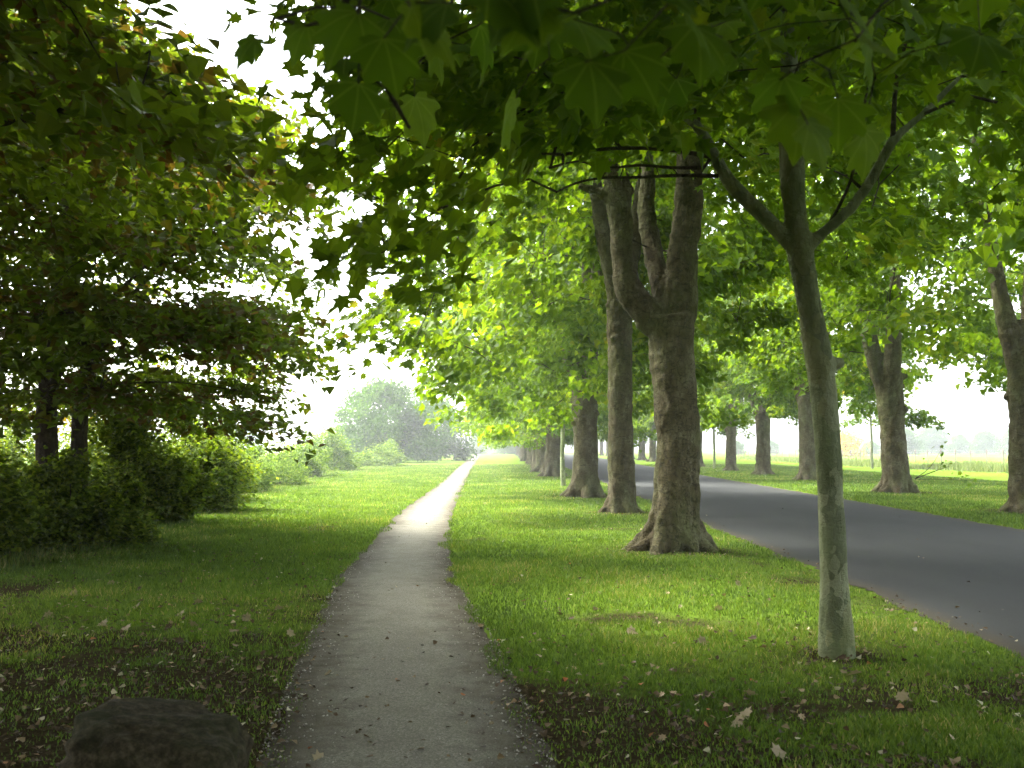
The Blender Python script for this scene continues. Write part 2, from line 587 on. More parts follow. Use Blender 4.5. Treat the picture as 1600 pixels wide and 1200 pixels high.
# ------------------------------------------------------------------ ground
ROAD_L = lambda y: 3.75 + .008 * np.minimum(y, 60)
ROAD_R = lambda y: 9.1 + .035 * np.clip(y, 0, 200)
_py = np.array([-20, 0, 4.7, 7.8, 11.5, 15.6, 23.5, 39, 80, 211, 400])
_pl = np.array([-1.0, -1.1, -1.24, -1.66, -2.1, -2.3, -2.75, -3.1, -4.5, -8.4, -14])
_pr = np.array([.9, .6, .22, -.12, -.68, -1.0, -1.42, -1.95, -3.2, -7.1, -12.5])
PATH_L = lambda y: np.interp(y, _py, _pl)
PATH_R = lambda y: np.interp(y, _py, _pr)
HEDGE = lambda y: np.interp(y, [-10, 12, 20, 30, 57, 200], [-6.4, -6.6, -7.2, -8.2, -11.3, -24])

TRUNKS = [(2.43, 7.2, .12), (2.4, 14.4, .45), (2.58, 22.8, .35), (2.38, 31, .5), (13.4, 33.7, .5), (12.4, 23.5, .4)]

def bare_shade(x, y):  # open soil; in the foreground its dark colour also stands in for shade
    n = noise2(x, y, .55, 3, 4)
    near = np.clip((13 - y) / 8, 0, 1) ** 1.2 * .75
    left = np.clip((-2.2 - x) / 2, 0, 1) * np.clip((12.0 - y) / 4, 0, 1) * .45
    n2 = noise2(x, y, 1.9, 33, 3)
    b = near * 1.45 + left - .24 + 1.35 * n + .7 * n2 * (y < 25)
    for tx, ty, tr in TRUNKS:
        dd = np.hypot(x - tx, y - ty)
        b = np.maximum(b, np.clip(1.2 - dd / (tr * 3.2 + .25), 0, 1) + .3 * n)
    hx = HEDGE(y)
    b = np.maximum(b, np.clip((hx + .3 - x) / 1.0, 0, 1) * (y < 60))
    return np.clip(b, 0, 1)

def height(x, y):
    w = np.clip(np.minimum(np.abs(x - PATH_L(y)), np.abs(x - PATH_R(y))) / 1.0, 0, 1)
    inpath = (x > PATH_L(y)) & (x < PATH_R(y))
    inroad = (x > ROAD_L(y)) & (x < ROAD_R(y))
    w = np.where(inpath | inroad, 0, w)
    w2 = np.clip(np.minimum(np.abs(x - ROAD_L(y)), np.abs(x - ROAD_R(y))) / 1.0, 0, 1)
    w = np.minimum(w, w2)
    h = .05 * noise2(x, y, .35, 21, 3) * w + .03 * w
    return h

def axis_grid(lo, hi, step, far, grow_=1.13, lo_far=None):
    a = list(np.arange(lo, hi, step))
    s = step; v = a[-1]
    while v < far: s *= grow_; v += s; a.append(v)
    s = step; v = a[0]
    lf = -far if lo_far is None else lo_far
    while v > lf: s *= grow_; v -= s; a.insert(0, v)
    return np.array(a)

def grid_mesh(name, xs, ys, zf, attr=None):
    X, Y = np.meshgrid(xs, ys)
    x, y = X.ravel(), Y.ravel()
    V = np.stack([x, y, zf(x, y)], 1)
    nx, ny = len(xs), len(ys)
    i = np.arange(nx - 1)[None, :] + nx * np.arange(ny - 1)[:, None]
    i = i.ravel()
    L = np.stack([i, i + 1, i + nx + 1, i + nx], 1).ravel()
    at = {k: ('POINT', f(x, y)) for k, f in (attr or {}).items()}
    return mesh_from(name, V, L, np.full(len(i), 4), True, at)

g = NT('grassy_soil')
tc = g.n('ShaderNodeTexCoord').outputs['Object']
ab = g.n('ShaderNodeAttribute'); ab.attribute_name = 'bare_shade'
fine = g.noise(tc, 28, 6, .7)
med = g.noise(tc, 2.1, 5, .6)
big = g.noise(tc, .13, 3, .5)
green = g.ramp(fine, [(.3, (.045, .085, .012)), (.5, (.085, .145, .018)), (.72, (.14, .20, .03))])
green = g.mix(g.ramp(med, [(.35, (0, 0, 0)), (.75, (.5, .5, .5))]), green, (.11, .18, .015))
green = g.mix(g.ramp(big, [(.4, (0, 0, 0)), (.7, (.35, .35, .35))]), green, (.13, .20, .02))
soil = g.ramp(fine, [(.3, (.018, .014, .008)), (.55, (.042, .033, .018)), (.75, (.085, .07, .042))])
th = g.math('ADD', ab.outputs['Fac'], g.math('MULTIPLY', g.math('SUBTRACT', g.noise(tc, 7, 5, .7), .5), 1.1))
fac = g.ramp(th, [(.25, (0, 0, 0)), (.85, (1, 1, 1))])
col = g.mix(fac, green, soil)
nrm = g.bump(g.noise(tc, 45, 5, .75), .8, .02)
M['ground'] = g.finish(g.princ(col, 1.0, .0, nrm))

xs = axis_grid(-13, 15, .14, 3000)
ys = axis_grid(-6, 34, .14, 3500, 1.10, -60)
ground = link('ground', grid_mesh('ground', xs, ys, height, {'bare_shade': bare_shade}), M['ground'])
tag(ground, kind='structure')

def strip(name, fl, fr, z, mat, y0=-20, y1=420, jit=.06, nx=14, seed=1):
    ys = np.concatenate([np.arange(y0, 30, .06), np.arange(30, 80, .25), np.arange(80, y1, 1.0)])
    zz = np.zeros_like(ys)
    jl = jit * noise2(ys, zz, 1.3, seed, 4) + jit * .5 * noise2(ys, zz, 8, seed + 9, 2)
    jr = jit * noise2(ys, zz + 5, 1.3, seed + 30, 4) + jit * .5 * noise2(ys, zz, 8, seed + 19, 2)
    L, Rr = fl(ys) + jl, fr(ys) + jr
    V = []
    f = np.linspace(0, 1, nx)
    X = L[:, None] * (1 - f) + Rr[:, None] * f
    Y = np.repeat(ys[:, None], nx, 1)
    Z = np.full_like(X, z) + .012 * np.sin(f * math.pi)[None, :]
    V = np.stack([X, Y, Z], 2).reshape(-1, 3)
    i = (np.arange(nx - 1)[None] + nx * np.arange(len(ys) - 1)[:, None]).ravel()
    Lp = np.stack([i, i + 1, i + nx + 1, i + nx], 1).ravel()
    edge = np.minimum(f, 1 - f)[None, :] * (Rr - L)[:, None]
    me = mesh_from(name, V, Lp, np.full(len(i), 4), True, {'edge': ('POINT', edge.ravel())})
    return tag(link(name, me, mat), kind='structure')

g = NT('gravel_path')
tc = g.n('ShaderNodeTexCoord').outputs['Object']
n1 = g.noise(tc, 90, 4, .8); n2 = g.noise(tc, 3, 5, .6); n3 = g.noise(tc, .8, 4, .6)
c = g.ramp(n1, [(.32, (.07, .068, .05)), (.5, (.155, .15, .118)), (.68, (.31, .30, .25))])
c = g.mix(g.ramp(n2, [(.4, (0, 0, 0)), (.75, (.5, .5, .5))]), c, (.11, .10, .07))
ea = g.n('ShaderNodeAttribute'); ea.attribute_name = 'edge'
ef = g.math('ADD', ea.outputs['Fac'], g.math('MULTIPLY', g.math('SUBTRACT', g.noise(tc, 5, 6, .75), .5), .9))
c = g.mix(g.ramp(ef, [(.0, (1, 1, 1)), (.5, (0, 0, 0))]), c, (.042, .035, .02))
M['path'] = g.finish(g.princ(c, .95, .12, g.bump(n1, .6, .008)))

g = NT('asphalt')
tc = g.n('ShaderNodeTexCoord').outputs['Object']
n1 = g.noise(tc, 120, 3, .8); n2 = g.noise(g.mapping(tc, (1, .25, 1)), 1.2, 5, .6)
c = g.ramp(n1, [(.3, (.013, .014, .0135)), (.55, (.028, .030, .029)), (.75, (.06, .062, .060))])
c = g.mix(g.ramp(n2, [(.35, (0, 0, 0)), (.7, (.45, .45, .45))]), c, (.040, .043, .042))
ea = g.n('ShaderNodeAttribute'); ea.attribute_name = 'edge'
ef = g.math('ADD', ea.outputs['Fac'], g.math('MULTIPLY', g.math('SUBTRACT', g.noise(tc, 4, 5, .7), .5), .4))
c = g.mix(g.ramp(ef, [(.0, (.9, .9, .9)), (.35, (0, 0, 0))]), c, (.05, .042, .028))
M['road'] = g.finish(g.princ(c, .95, .12, g.bump(n1, .6, .006)))
strip('path', PATH_L, PATH_R, .006, M['path'], jit=.11, seed=5)
strip('road', ROAD_L, ROAD_R, .008, M['road'], jit=.14, seed=50, y1=700)

# ------------------------------------------------------------------ grass blades
def grass(name, label, seed, n, y0, y1, xfun, hgt, wid, mat, power=1.0, minh=.5, dens=True):
    rng = np.random.default_rng(seed)
    y = y0 * (y1 / y0) ** (rng.random(n) ** power)
    xl, xr = xfun(y)
    x = xl + (xr - xl) * rng.random(n)
    # clumping
    cl = noise2(x, y, 2.6, seed + 5, 3)
    b = bare_shade(x, y)
    em = .04 + .30 * np.clip(noise2(x, y, 1.6, 8, 4), -.1, 1)
    onp = (x > PATH_L(y) + em) & (x < PATH_R(y) - em)
    er = .0 + .22 * np.clip(noise2(x, y, 2.0, 18, 4), -.1, 1)
    onr = (x > ROAD_L(y) + er) & (x < ROAD_R(y) - er)
    keep = ~onp & ~onr & (rng.random(n) < np.clip(1.12 - .85 * b + .35 * cl, .12, 1))
    x, y, b, cl = x[keep], y[keep], b[keep], cl[keep]
    n = len(x)
    sc = np.maximum(1, y / 9.0) ** .75
    h = hgt * rng.uniform(minh, 1.25, n) * (1 - .45 * b) * (1 + .55 * np.clip(cl, -.6, 1)) * sc ** .35
    w = wid * rng.uniform(.7, 1.3, n) * sc
    a = rng.uniform(0, 2 * math.pi, n)
    la = rng.uniform(0, 2 * math.pi, n); ln = h * rng.uniform(.15, .85, n)
    z = height(x, y) - .004
    bx, by = np.cos(a) * w / 2, np.sin(a) * w / 2
    mx, my = x + np.cos(la) * ln * .35, y + np.sin(la) * ln * .35
    V = np.stack([np.stack([x - bx, y - by, z], 1), np.stack([x + bx, y + by, z], 1),
                  np.stack([mx + bx * .8, my + by * .8, z + h * .6], 1), np.stack([mx - bx * .8, my - by * .8, z + h * .6], 1),
                  np.stack([x + np.cos(la) * ln, y + np.sin(la) * ln, z + h], 1)], 1).reshape(-1, 3)
    base = (np.arange(n) * 5)[:, None]
    L = (base + np.array([[0, 1, 2, 3, 3, 2, 4]])).ravel()
    T = np.tile([4, 3], n)
    rn = np.clip(.42 + .45 * noise2(x, y, .8, seed + 70) + .2 * cl + rng.normal(0, .22, n), 0, 1)
    me = mesh_from(name, V, L, T, False, {'rnd': ('FACE', np.repeat(rn, 2))})
    o = link(name, me, mat)
    tag(o, label, 'grass', kind='stuff')
    return o
M['grass'] = leaf_mat('grass_blade', [(0, (.04, .075, .012)), (.45, (.085, .145, .018)), (.8, (.15, .215, .03)), (.93, (.24, .23, .08)), (1, (.32, .27, .14))], (1.4, 1.4, .6), .4)
grass('grass', 'short green lawn grass growing on the verges beside the path and the road', 5, 760000, 3.6, 90,
      lambda y: (np.maximum(-.62 * y - .8, HEDGE(y) - .4), np.minimum(.62 * y + .8, ROAD_R(y) + 12)), .05, .007, M['grass'], 1.0)

# ------------------------------------------------------------------ avenue trees (row between path and road)
ROW = 'avenue trees in the row between the path and the road'
ROW2 = 'avenue trees in the row beyond the road'
LOD = 1.0

# 1) young tree nearest the camera
def young():
    base = P(1308, 1024, 7.2); base = (base[0], 7.2, 0)
    q = lambda px, py, d=7.2: rel(P(px, py, d), base)
    trunk = ([(0, 0, -.15), (0, 0, .05), q(1303, 900), q(1297, 760), q(1286, 610), q(1265, 480), q(1250, 395)], [.135, .125, .103, .10, .105, .092, .11])
    knob = ([q(1300, 570), q(1318, 566)], [.06, .03])
    paths = [trunk, knob,
             ([q(1250, 395), q(1200, 345), q(1140, 285), q(1118, 245), q(1088, 195), q(1045, 165, 7.1), q(985, 120, 6.9)], [.075, .062, .058, .055, .046, .035, .022]),
             ([q(1250, 395), q(1285, 365), q(1330, 325), q(1368, 270), q(1395, 220), q(1440, 180, 7.3), q(1500, 120, 7.5)], [.07, .052, .045, .042, .038, .03, .02]),
             ([q(1250, 395), q(1243, 320), q(1238, 200), q(1232, 60), q(1228, -150), q(1220, -420)], [.10, .082, .078, .07, .055, .03]),
             ([q(1240, 380), q(1226, 300), q(1222, 230, 7.4), q(1200, 120, 7.6)], [.04, .026, .024, .018])]
    thin = [([q(1112, 245), q(1060, 236), q(1000, 231), q(940, 233), q(880, 241), q(820, 238, 7.0)], [.02, .015, .012, .010, .008, .006]),
            ([q(1100, 262), q(1050, 262), q(1000, 258), q(950, 262), q(905, 252), q(860, 262, 7.0)], [.016, .012, .010, .009, .008, .005]),
            ([q(1122, 275), q(1060, 274), q(1000, 277), q(940, 278), q(900, 286), q(870, 300, 7.0)], [.018, .014, .012, .010, .008, .005]),
            ([q(1088, 195), q(1096, 120), q(1120, 40, 7.3), q(1130, -60, 7.4)], [.03, .022, .016, .01]),
            ([q(1290, 362), q(1330, 280), q(1345, 190, 7.0), q(1370, 80)], [.014, .012, .01, .007]),
            ([q(1395, 220), q(1402, 120), q(1430, 20)], [.022, .016, .01])]
    rng = np.random.default_rng(77)
    T = []
    while len(T) < 340:
        a = rng.uniform(0, 2 * math.pi); r = 3.9 * rng.random() ** .5
        x, y, z = r * math.cos(a) - .7, r * math.sin(a) * .8, rng.uniform(2.2, 8.3)
        wx, wy = x + base[0], y + base[1]
        if wy < 3.2: continue
        px = 800 + wx / wy * 1500; pz = 701 - (z - EYE) / wy * 1500
        lim = np.interp(px, [420, 500, 560, 640, 720, 800, 900, 1050, 1500, 1600, 1800], [260, 340, 420, 400, 330, 270, 230, 150, 130, 190, 330])
        if pz > lim: continue
        if px < 470 + 40 * rng.normal() - 0.0 * pz: continue
        if z > 6.5 and r > 2.8: continue
        T.append((x, y, z))
    T = np.array(T)
    me_paths = paths
    seeds = path_seeds(paths[2:] + thin, 3.0, .35)
    root = build_tree('young_plane_tree', 'young tree with smooth mottled olive trunk, closest trunk to the camera on the right verge', 'tree', base,
                      me_paths, seeds, T, 58, .145, LOBED, 77, 'leaf', 'barkyoung', ROW, voxel=.018, flutes=0, ridge=.003, lump=.012,
                      r_tip=.004, rad=(.5, .5, .22), rmax=.03, step=.3)
    th = tubes_mesh('thin_branches', thin, .08, 7)
    link('low_branches', th, M['twig'], root)
    return root
young()

# 2) big forked tree
def big():
    b0 = P(1052, 860, 14.4); base = (b0[0], 14.4, 0)
    q = lambda px, py, d=14.4: rel(P(px, py, d), base)
    rng = np.random.default_rng(4)
    paths = [([(0, 0, -.2), (0, 0, .3), q(1056, 780), q(1057, 690), q(1053, 600), q(1050, 530), q(1048, 495)], [.40, .37, .345, .33, .335, .345, .37]),
             ([q(1040, 520), q(1012, 490), q(985, 455), q(972, 400), q(968, 330), q(960, 250), q(950, 120), q(940, -60), q(930, -260)], [.22, .21, .21, .185, .20, .17, .15, .11, .07]),
             ([q(1046, 500), q(1032, 440, 14.6), q(1020, 390, 14.9), q(1012, 320, 15.1), q(1015, 200, 15.3), q(1025, 40, 15.3), q(1030, -200, 15.2)], [.17, .165, .15, .14, .12, .10, .07]),
             ([q(1062, 500), q(1066, 430), q(1072, 360), q(1075, 290), q(1085, 180), q(1100, 40), q(1120, -150)], [.25, .235, .225, .20, .17, .13, .08]),
             ([q(968, 320), q(935, 300), q(905, 290)], [.10, .075, .05]),
             ([q(960, 300), q(985, 290)], [.12, .10]),
             ([q(1020, 510), q(1000, 500)], [.15, .11])] + roots(rng, .36, 8, 1.0, .5)
    seeds = path_seeds(paths[1:4], 4.5, .6)
    T = crown_targets(rng, 520, 2.9, 13.5, 4.4, 2.6)
    # keep the trunk clear of low foliage on the camera side
    wx, wy = T[:, 0] + base[0], T[:, 1] + base[1]
    px = 800 + wx / wy * 1500; py = 701 - (T[:, 2] - EYE) / wy * 1500
    keep = ~((px > 880) & (px < 1320) & (py > 250) & (T[:, 1] < 1.0)) & ~((px > 1090) & (py > 390 + 60 * np.sin(px * .02))) & ~((px > 865) & (px <= 1090) & (py > 230)) & ~((py > np.interp(px, [440, 520, 600, 700, 880], [330, 450, 560, 590, 560])))
    T = T[keep]
    return build_tree('forked_plane_tree', 'massive forked tree, ringed brown trunk splitting into three limbs, second from the camera', 'tree', base, paths, seeds, T, 85, .165, LOBED, 5,
                      'leaf', 'bark', ROW, flutes=7, voxel=.03)
big()

# variant prototypes
def avenue_variant(name, label, group, loc, seed, r, fork, lean=.1, slim=False, ncl=400, tm=MID, per=95, size=.19, zb=2.4, zt=14, arch=2.2, knobs=5, Rm=4.5, cut=None, rz=0, shade_roof=False):
    rng = np.random.default_rng(seed)
    lx = rng.normal(0, lean); ly = rng.normal(0, lean)
    paths = [([(0, 0, -.2), (0, 0, .4), (lx * .3, ly * .3, fork * .5), (lx, ly, fork), (lx * 1.2, ly * 1.2, fork + .9)], [r * 1.12, r * 1.02, r * .93, r * 1.02, r * .35])]
    nl = 2 if slim else 3
    a0 = rng.uniform(0, 6.28)
    limbs = []
    for k in range(nl):
        a = a0 + k * 6.283 / nl + rng.normal(0, .3)
        c, s = math.cos(a), math.sin(a)
        sp = rng.uniform(.6, 1.0)
        limbs.append(([(lx + c * .1, ly + s * .1, fork - .7), (lx + c * r * .9, ly + s * r * .9, fork + .35), (lx + c * 1.0 * sp, ly + s * 1.0 * sp, fork + 2.2), (lx + c * 1.5 * sp, ly + s * 1.5 * sp, fork + 4.8), (lx + c * 1.7 * sp, ly + s * 1.7 * sp, zt - 2)],
                      [r * .62, r * .66, r * .5, r * .36, r * .14]))
    paths += limbs
    for k in range(knobs):
        a = rng.uniform(0, 6.28); z = fork * rng.uniform(.55, 1.05)
        c, s = math.cos(a), math.sin(a)
        paths.append(([(c * r * .6, s * r * .6, z), (c * r * 1.1, s * r * 1.1, z + .05)], [r * .32, r * .2]))
    if not slim: paths += roots(rng, r, 7, 1.0 if r > .4 else .7, .5 if r > .4 else .3)
    T = crown_targets(rng, ncl, zb, zt, Rm, arch)
    if cut is not None: T = T[cut(T)]
    if shade_roof:  # leaf clusters out of view, added to block light from above and behind
        nr_ = 560
        wx = rng.uniform(-4.6, 5.5, nr_); wy = rng.uniform(-6, 12.5, nr_)
        kk = ~((wx > .8) & (wy > 2.5)) & ~(wy > 10); wx, wy = wx[kk], wy[kk]; nr_ = len(wx)
        wz = np.where(wy < -.5, 3.0, np.maximum(3.7, 2.3 + .52 * wy)) + rng.uniform(0, 2.6, nr_) + .15 * np.maximum(0, -wx)
        T = np.concatenate([T, np.stack([wx - loc[0], wy - loc[1], wz], 1)])
    return build_tree(name, label, 'tree', loc, paths, path_seeds(limbs, fork + .6, .6), T, per, size, tm, seed, 'leaf', 'bark', group, flutes=0 if slim else 7, rz=rz, voxel=.04, clear=cut)

vA = avenue_variant('avenue_tree', 'straight trunk with narrow flare close behind the big forked tree, between path and road', ROW, (2.58, 22.8, 0), 11, .31, 5.6, ncl=430,
                    cut=lambda T: ~((T[:, 2] < 5.2) & (T[:, 0] > -1.5) & (T[:, 1] < 1)) & ~((T[:, 2] < 8.5) & (np.abs(T[:, 0]) < 1.0) & (T[:, 1] < .3)))
vB = avenue_variant('avenue_tree', 'stout knobbly trunk with pale root flare, fourth trunk from the camera beside the path', ROW, (2.36, 31, 0), 12, .42, 3.9, ncl=460, zb=1.9, arch=1.9, Rm=4.8)
vC = avenue_variant('avenue_tree', 'broad trunk half lit pale on its left side, behind the thin leaning young stem', ROW, (2.2, 51.5, 0), 13, .50, 3.4, ncl=460, zb=1.7, arch=1.6, Rm=4.9)
# slim young tree in the row
rng = np.random.default_rng(31)
slim_paths = [([(0, 0, -.1), (-.04, 0, 1.2), (-.02, 0, 2.6), (-.1, .05, 4.5), (-.1, 0, 7)], [.12, .09, .085, .06, .03])]
vS = build_tree('slim_avenue_tree', 'thin leaning young stem standing between two thick trunks of the left-hand row', 'tree', (2.08, 39, 0), slim_paths, path_seeds(slim_paths, 2.8, .5),
                crown_targets(rng, 90, 2.6, 8, 2.2, 1.0), 45, .18, MID, 31, 'leaf', 'barkyoung', ROW, voxel=.025, flutes=0, ridge=.004, lump=.01)

ordn = ['sixth', 'seventh', 'eighth', 'ninth', 'tenth', 'eleventh', 'twelfth']
rl = random.Random(3)
ylist = [62, 70.5, 79, 88, 98, 108, 119, 131, 144, 158, 173, 190, 208, 228, 250, 275]
for i, y in enumerate(ylist):
    src = (vC, vB, vA)[i % 3]
    x = 2.1 - .004 * (y - 60)
    if i < 5:
        lab = ['pale grey trunk just left of the broad half lit one beside the path',
               'greyish trunk second to the left of the broad half lit one',
               'small pale trunk third to the left of the broad half lit one beside the path',
               'small pale trunk fourth to the left of the broad half lit one beside the path',
               'tiny pale trunk fifth to the left of the broad half lit one beside the path'][i]
    else:
        lab = 'tiny hazy tree in the far end of the row beside the path'
    dup(src, (x + rl.uniform(-.15, .15), y + rl.uniform(-.6, .6), 0), rl.uniform(0, 6.28), lab, rl.uniform(.92, 1.08))
# the tree standing just behind the viewpoint, unseen clusters added to its crown shade the foreground; its hanging spray shows at the top
tb = avenue_variant('avenue_tree', 'tree whose large dark lobed leaves hang close to the camera along the top edge', ROW, (2.3, -1.2, 0), 14, .33, 4.0, ncl=480, per=110, zb=3.4, arch=.8, Rm=5.2,
                    cut=lambda T: ~((T[:, 2] < 5.0) & (T[:, 1] > 3.2)), shade_roof=True)

for loc_, rz_ in (((2.4, -8.0, 0), 1.0), ((2.4, -18, 0), 2.2)):  # row continued out of view, added to darken the foreground
    dup(vB, loc_, rz_, 'unseen tree continuing the same row behind the viewpoint, added to shade the foreground')
# 3) right row
rv1 = avenue_variant('roadside_tree', 'thick trunk with wide dark flare across the road, just left of the fence posts', ROW2, (13.4, 33.7, 0), 41, .46, 4.0, ncl=330, per=85, size=.21, zb=2.9, zt=15, Rm=4.6,
                     cut=lambda T: ~((T[:, 2] < 7.5) & (np.hypot(T[:, 0], T[:, 1]) < 2.4) & (T[:, 1] < .8)) & ~((T[:, 2] < 7.2) & (np.abs(T[:, 0] * .93 - T[:, 1] * .37) < 1.5) & (-T[:, 0] * .37 - T[:, 1] * .93 > -.6)))
rv2 = avenue_variant('roadside_tree', 'tall trunk across the road, cut by the right edge of the photo', ROW2, (12.5, 23.5, 0), 42, .36, 3.8, ncl=310, per=85, size=.20, zb=3.7, arch=1.8, zt=15, Rm=4.7,
                     cut=lambda T: ~((T[:, 2] < 7.5) & (np.hypot(T[:, 0], T[:, 1]) < 2.4) & (T[:, 1] < .8)) & ~((T[:, 2] < 7.2) & (np.abs(T[:, 0] * .93 - T[:, 1] * .37) < 1.5) & (-T[:, 0] * .37 - T[:, 1] * .93 > -.6)))
rv3 = avenue_variant('roadside_tree', 'dark flared trunk across the road, mostly hidden by the young mottled trunk', ROW2, (14.0, 45.6, 0), 43, .42, 4.2, ncl=430, per=95, size=.22, zb=2.6, zt=14, Rm=4.8,
                     cut=lambda T: ~((T[:, 2] < 7.5) & (np.hypot(T[:, 0], T[:, 1]) < 2.4) & (T[:, 1] < .8)) & ~((T[:, 2] < 7.2) & (np.abs(T[:, 0] * .93 - T[:, 1] * .37) < 1.5) & (-T[:, 0] * .37 - T[:, 1] * .93 > -.6)))
dup(rv3, (12.4, 12.5, 0), 1.0, 'tree across the road filling the top right corner, trunk outside the picture', (1.0, 1.0, 1.45))
RR = [(14.35, 55, rv1, .9, 'straight greyish trunk across the road, first one left of the young mottled trunk'),
      (15.0, 66, rv2, 1.0, 'pale straight trunk across the road, two left of the young mottled trunk'),
      (15.0, 78, rv3, 1.0, 'small pale trunk across the road, just right of the big forked trunk'),
      (15.2, 90, rv1, 1.0, 'small trunk across the road with a flared foot, just left of the forked trunk'),
      (15.9, 101, rv2, 1.0, 'small grey trunk across the road, between the forked tree and the trunk behind it'),
      (16.5, 113, rv3, 1.0, 'tiny trunk across the road, left one in the gap beside the third trunk')]
for x, y, src, s, lab in RR:
    dup(src, (x, y, 0), rl.uniform(0, 6.28), lab, s)
for i, y in enumerate([126, 140, 155, 172, 190, 210, 232, 258]):
    dup((rv1, rv2, rv3)[i % 3], (17.0 + .03 * (y - 126), y, 0), rl.uniform(0, 6.28), 'tiny hazy tree in the far end of the row across the road', 1.0)
dup(vS, (15.0, 71.5, 0), 2.2, 'black slender young stem across the road, between two pale trunks').__setitem__('group', ROW2)
fs = dup(vS, (27.3, 73, 0), 1.2, 'slim pale grey stem standing alone on the bright field, left of the thick flared trunk', 1.0)
fs['group'] = 'young trees on the field'

# ------------------------------------------------------------------ hanging spray of big leaves close to the camera (part of the tree behind)
def big_leaf(rng, pos, heading, size, tip_down=.9, roll=0.):
    T, L, TT = BROAD
    el = -tip_down
    y = np.array([math.cos(heading) * math.cos(el), math.sin(heading) * math.cos(el), math.sin(el)])
    up = np.array([math.sin(roll) , -.6, .8 * math.cos(roll)])
    x = np.cross(y, up); x /= np.linalg.norm(x); z = np.cross(x, y)
    return [np.array(pos) + size * (a * x + b * y + c * z) for a, b, c in T]
def broad_template():
    half = [(0, 0), (.20, -.08), (.42, -.05), (.37, .08), (.62, .17), (.69, .33), (.47, .40), (.52, .60), (.47, .73), (.27, .69), (.13, .86), (0, 1.05)]
    o_ = np.array(half + [(-x, y) for x, y in half[-2:0:-1]])
    c = np.array([0, .36]); m = len(o_)
    pts = [c] + [c + (p - c) * f for f in (.3, .6, .85, 1.0) for p in o_]
    pts = np.array(pts)
    x, y = pts[:, 0], pts[:, 1]
    a = np.abs(np.arctan2(x, y + .02)); rr_ = np.hypot(x, y)
    ridge_ = np.cos(a * 3 * 2) * .035 * rr_
    z = .16 * np.abs(x) - .30 * x * x - .26 * y * y + ridge_ + .02 * np.sin(7 * x + 3 * y)
    loops, tot = [], []
    for i in range(m):
        j = (i + 1) % m
        loops += [0, 1 + i, 1 + j]; tot.append(3)
        for r in range(3):
            loops += [1 + r * m + i, 1 + (r + 1) * m + i, 1 + (r + 1) * m + j, 1 + r * m + j]; tot.append(4)
    return np.stack([x, y, z], 1), np.array(loops), np.array(tot)
BROAD = broad_template()
rng = np.random.default_rng(8)
spec = [  # px, py of the leaf base, depth, size, heading, tip down, roll
    (920, 95, 1.45, .135, -.4, 1.35, .1), (975, 80, 1.5, .13, -.1, .95, -.4), (900, 20, 1.35, .15, 2.6, .3, .3), (845, 10, 1.3, .12, 3.5, .8, .2),
    (1085, 40, 1.6, .15, -1.2, 1.2, .3), (1060, 10, 1.5, .13, .4, .6, 0), (1245, 160, 1.6, .14, -1.6, 1.4, .2), (1225, 120, 1.6, .12, 3.3, 1.2, -.2),
    (1260, 190, 1.55, .12, -.2, 1.1, .2), (1150, 90, 1.7, .10, 3.0, .4, .1), (1340, 60, 1.6, .12, .1, .2, .3), (560, 20, 1.6, .15, -2.6, 1.0, .2),
    (600, 60, 1.5, .13, -.5, 1.25, 0), (560, 130, 1.7, .13, -1.6, 1.3, .4), (640, 10, 1.4, .15, .3, .7, 0), (700, 5, 1.4, .13, 3.4, .7, 0),
    (760, -20, 1.3, .16, -.5, .7, .2), (1140, -20, 1.4, .15, .5, .6, .1), (1300, -20, 1.5, .14, .2, .6, .1), (480, 40, 1.8, .11, 3.2, 1.1, .1),
    (980, -40, 1.2, .17, -.8, .5, .2), (1010, 110, 1.7, .10, -.5, 1.3, 0), (830, -30, 1.3, .15, 3.6, .9, 0), (1400, -10, 1.7, .12, .1, .6, 0), (400, 60, 1.9, .10, 3.3, .9, .1)]
spec = [(a_, b_, c_, d_ * .74, e_, f_, g_) for a_, b_, c_, d_, e_, f_, g_ in spec]
for q_ in range(26):
    px_ = rng.uniform(440, 1560); lim_ = np.interp(px_, [440, 650, 900, 1100, 1300, 1560], [190, 200, 130, 150, 230, 120])
    spec.append((px_, rng.uniform(-70, lim_), rng.uniform(1.7, 3.0), rng.uniform(.10, .15), rng.uniform(-3.1, 3.1), rng.uniform(.5, 1.4), rng.uniform(-.4, .4)))
V, bpaths = [], []
tbo = Vector(tb.location)
for px, py, d, s, hd, td, rl_ in spec:
    p = P(px, py, d)
    V += big_leaf(rng, p, hd, s, td, rl_)
n = len(spec); k = len(BROAD[0])
loops = (BROAD[1][None] + (np.arange(n) * k)[:, None]).ravel()
V = np.array(V) - np.array(tbo)
me = mesh_from('hanging_leaves', V, loops, np.tile(BROAD[2], n), True, {'rnd': ('FACE', np.repeat(rng.random(n), len(BROAD[2]))), 'lx': ('POINT', np.tile(BROAD[0][:, 0], n)), 'ly': ('POINT', np.tile(BROAD[0][:, 1], n))})
spray = link('hanging_foliage', me, M['leafnear'], tb)
stalks = []
o3 = lambda p: tuple(np.array(p) - np.array(tbo))
hubs = [P(1000, -160, 1.35), P(1200, -140, 1.6), P(620, -120, 1.5), P(800, -150, 1.3), P(1350, -130, 1.6), P(480, -110, 1.7)]
tw_seeds = [(np.array(o3(h)), .005) for h in hubs]
tw_t = np.array([o3(P(q_[0], q_[1], q_[2])) for q_ in spec])
tn, tp, _t = grow(rng, tw_seeds, tw_t, .09, .15)
link('hanging_twigs', branch_mesh('fine_twigs', tn, tp, len(tw_seeds), .0014, rmax=.006), M['twig'], tb)
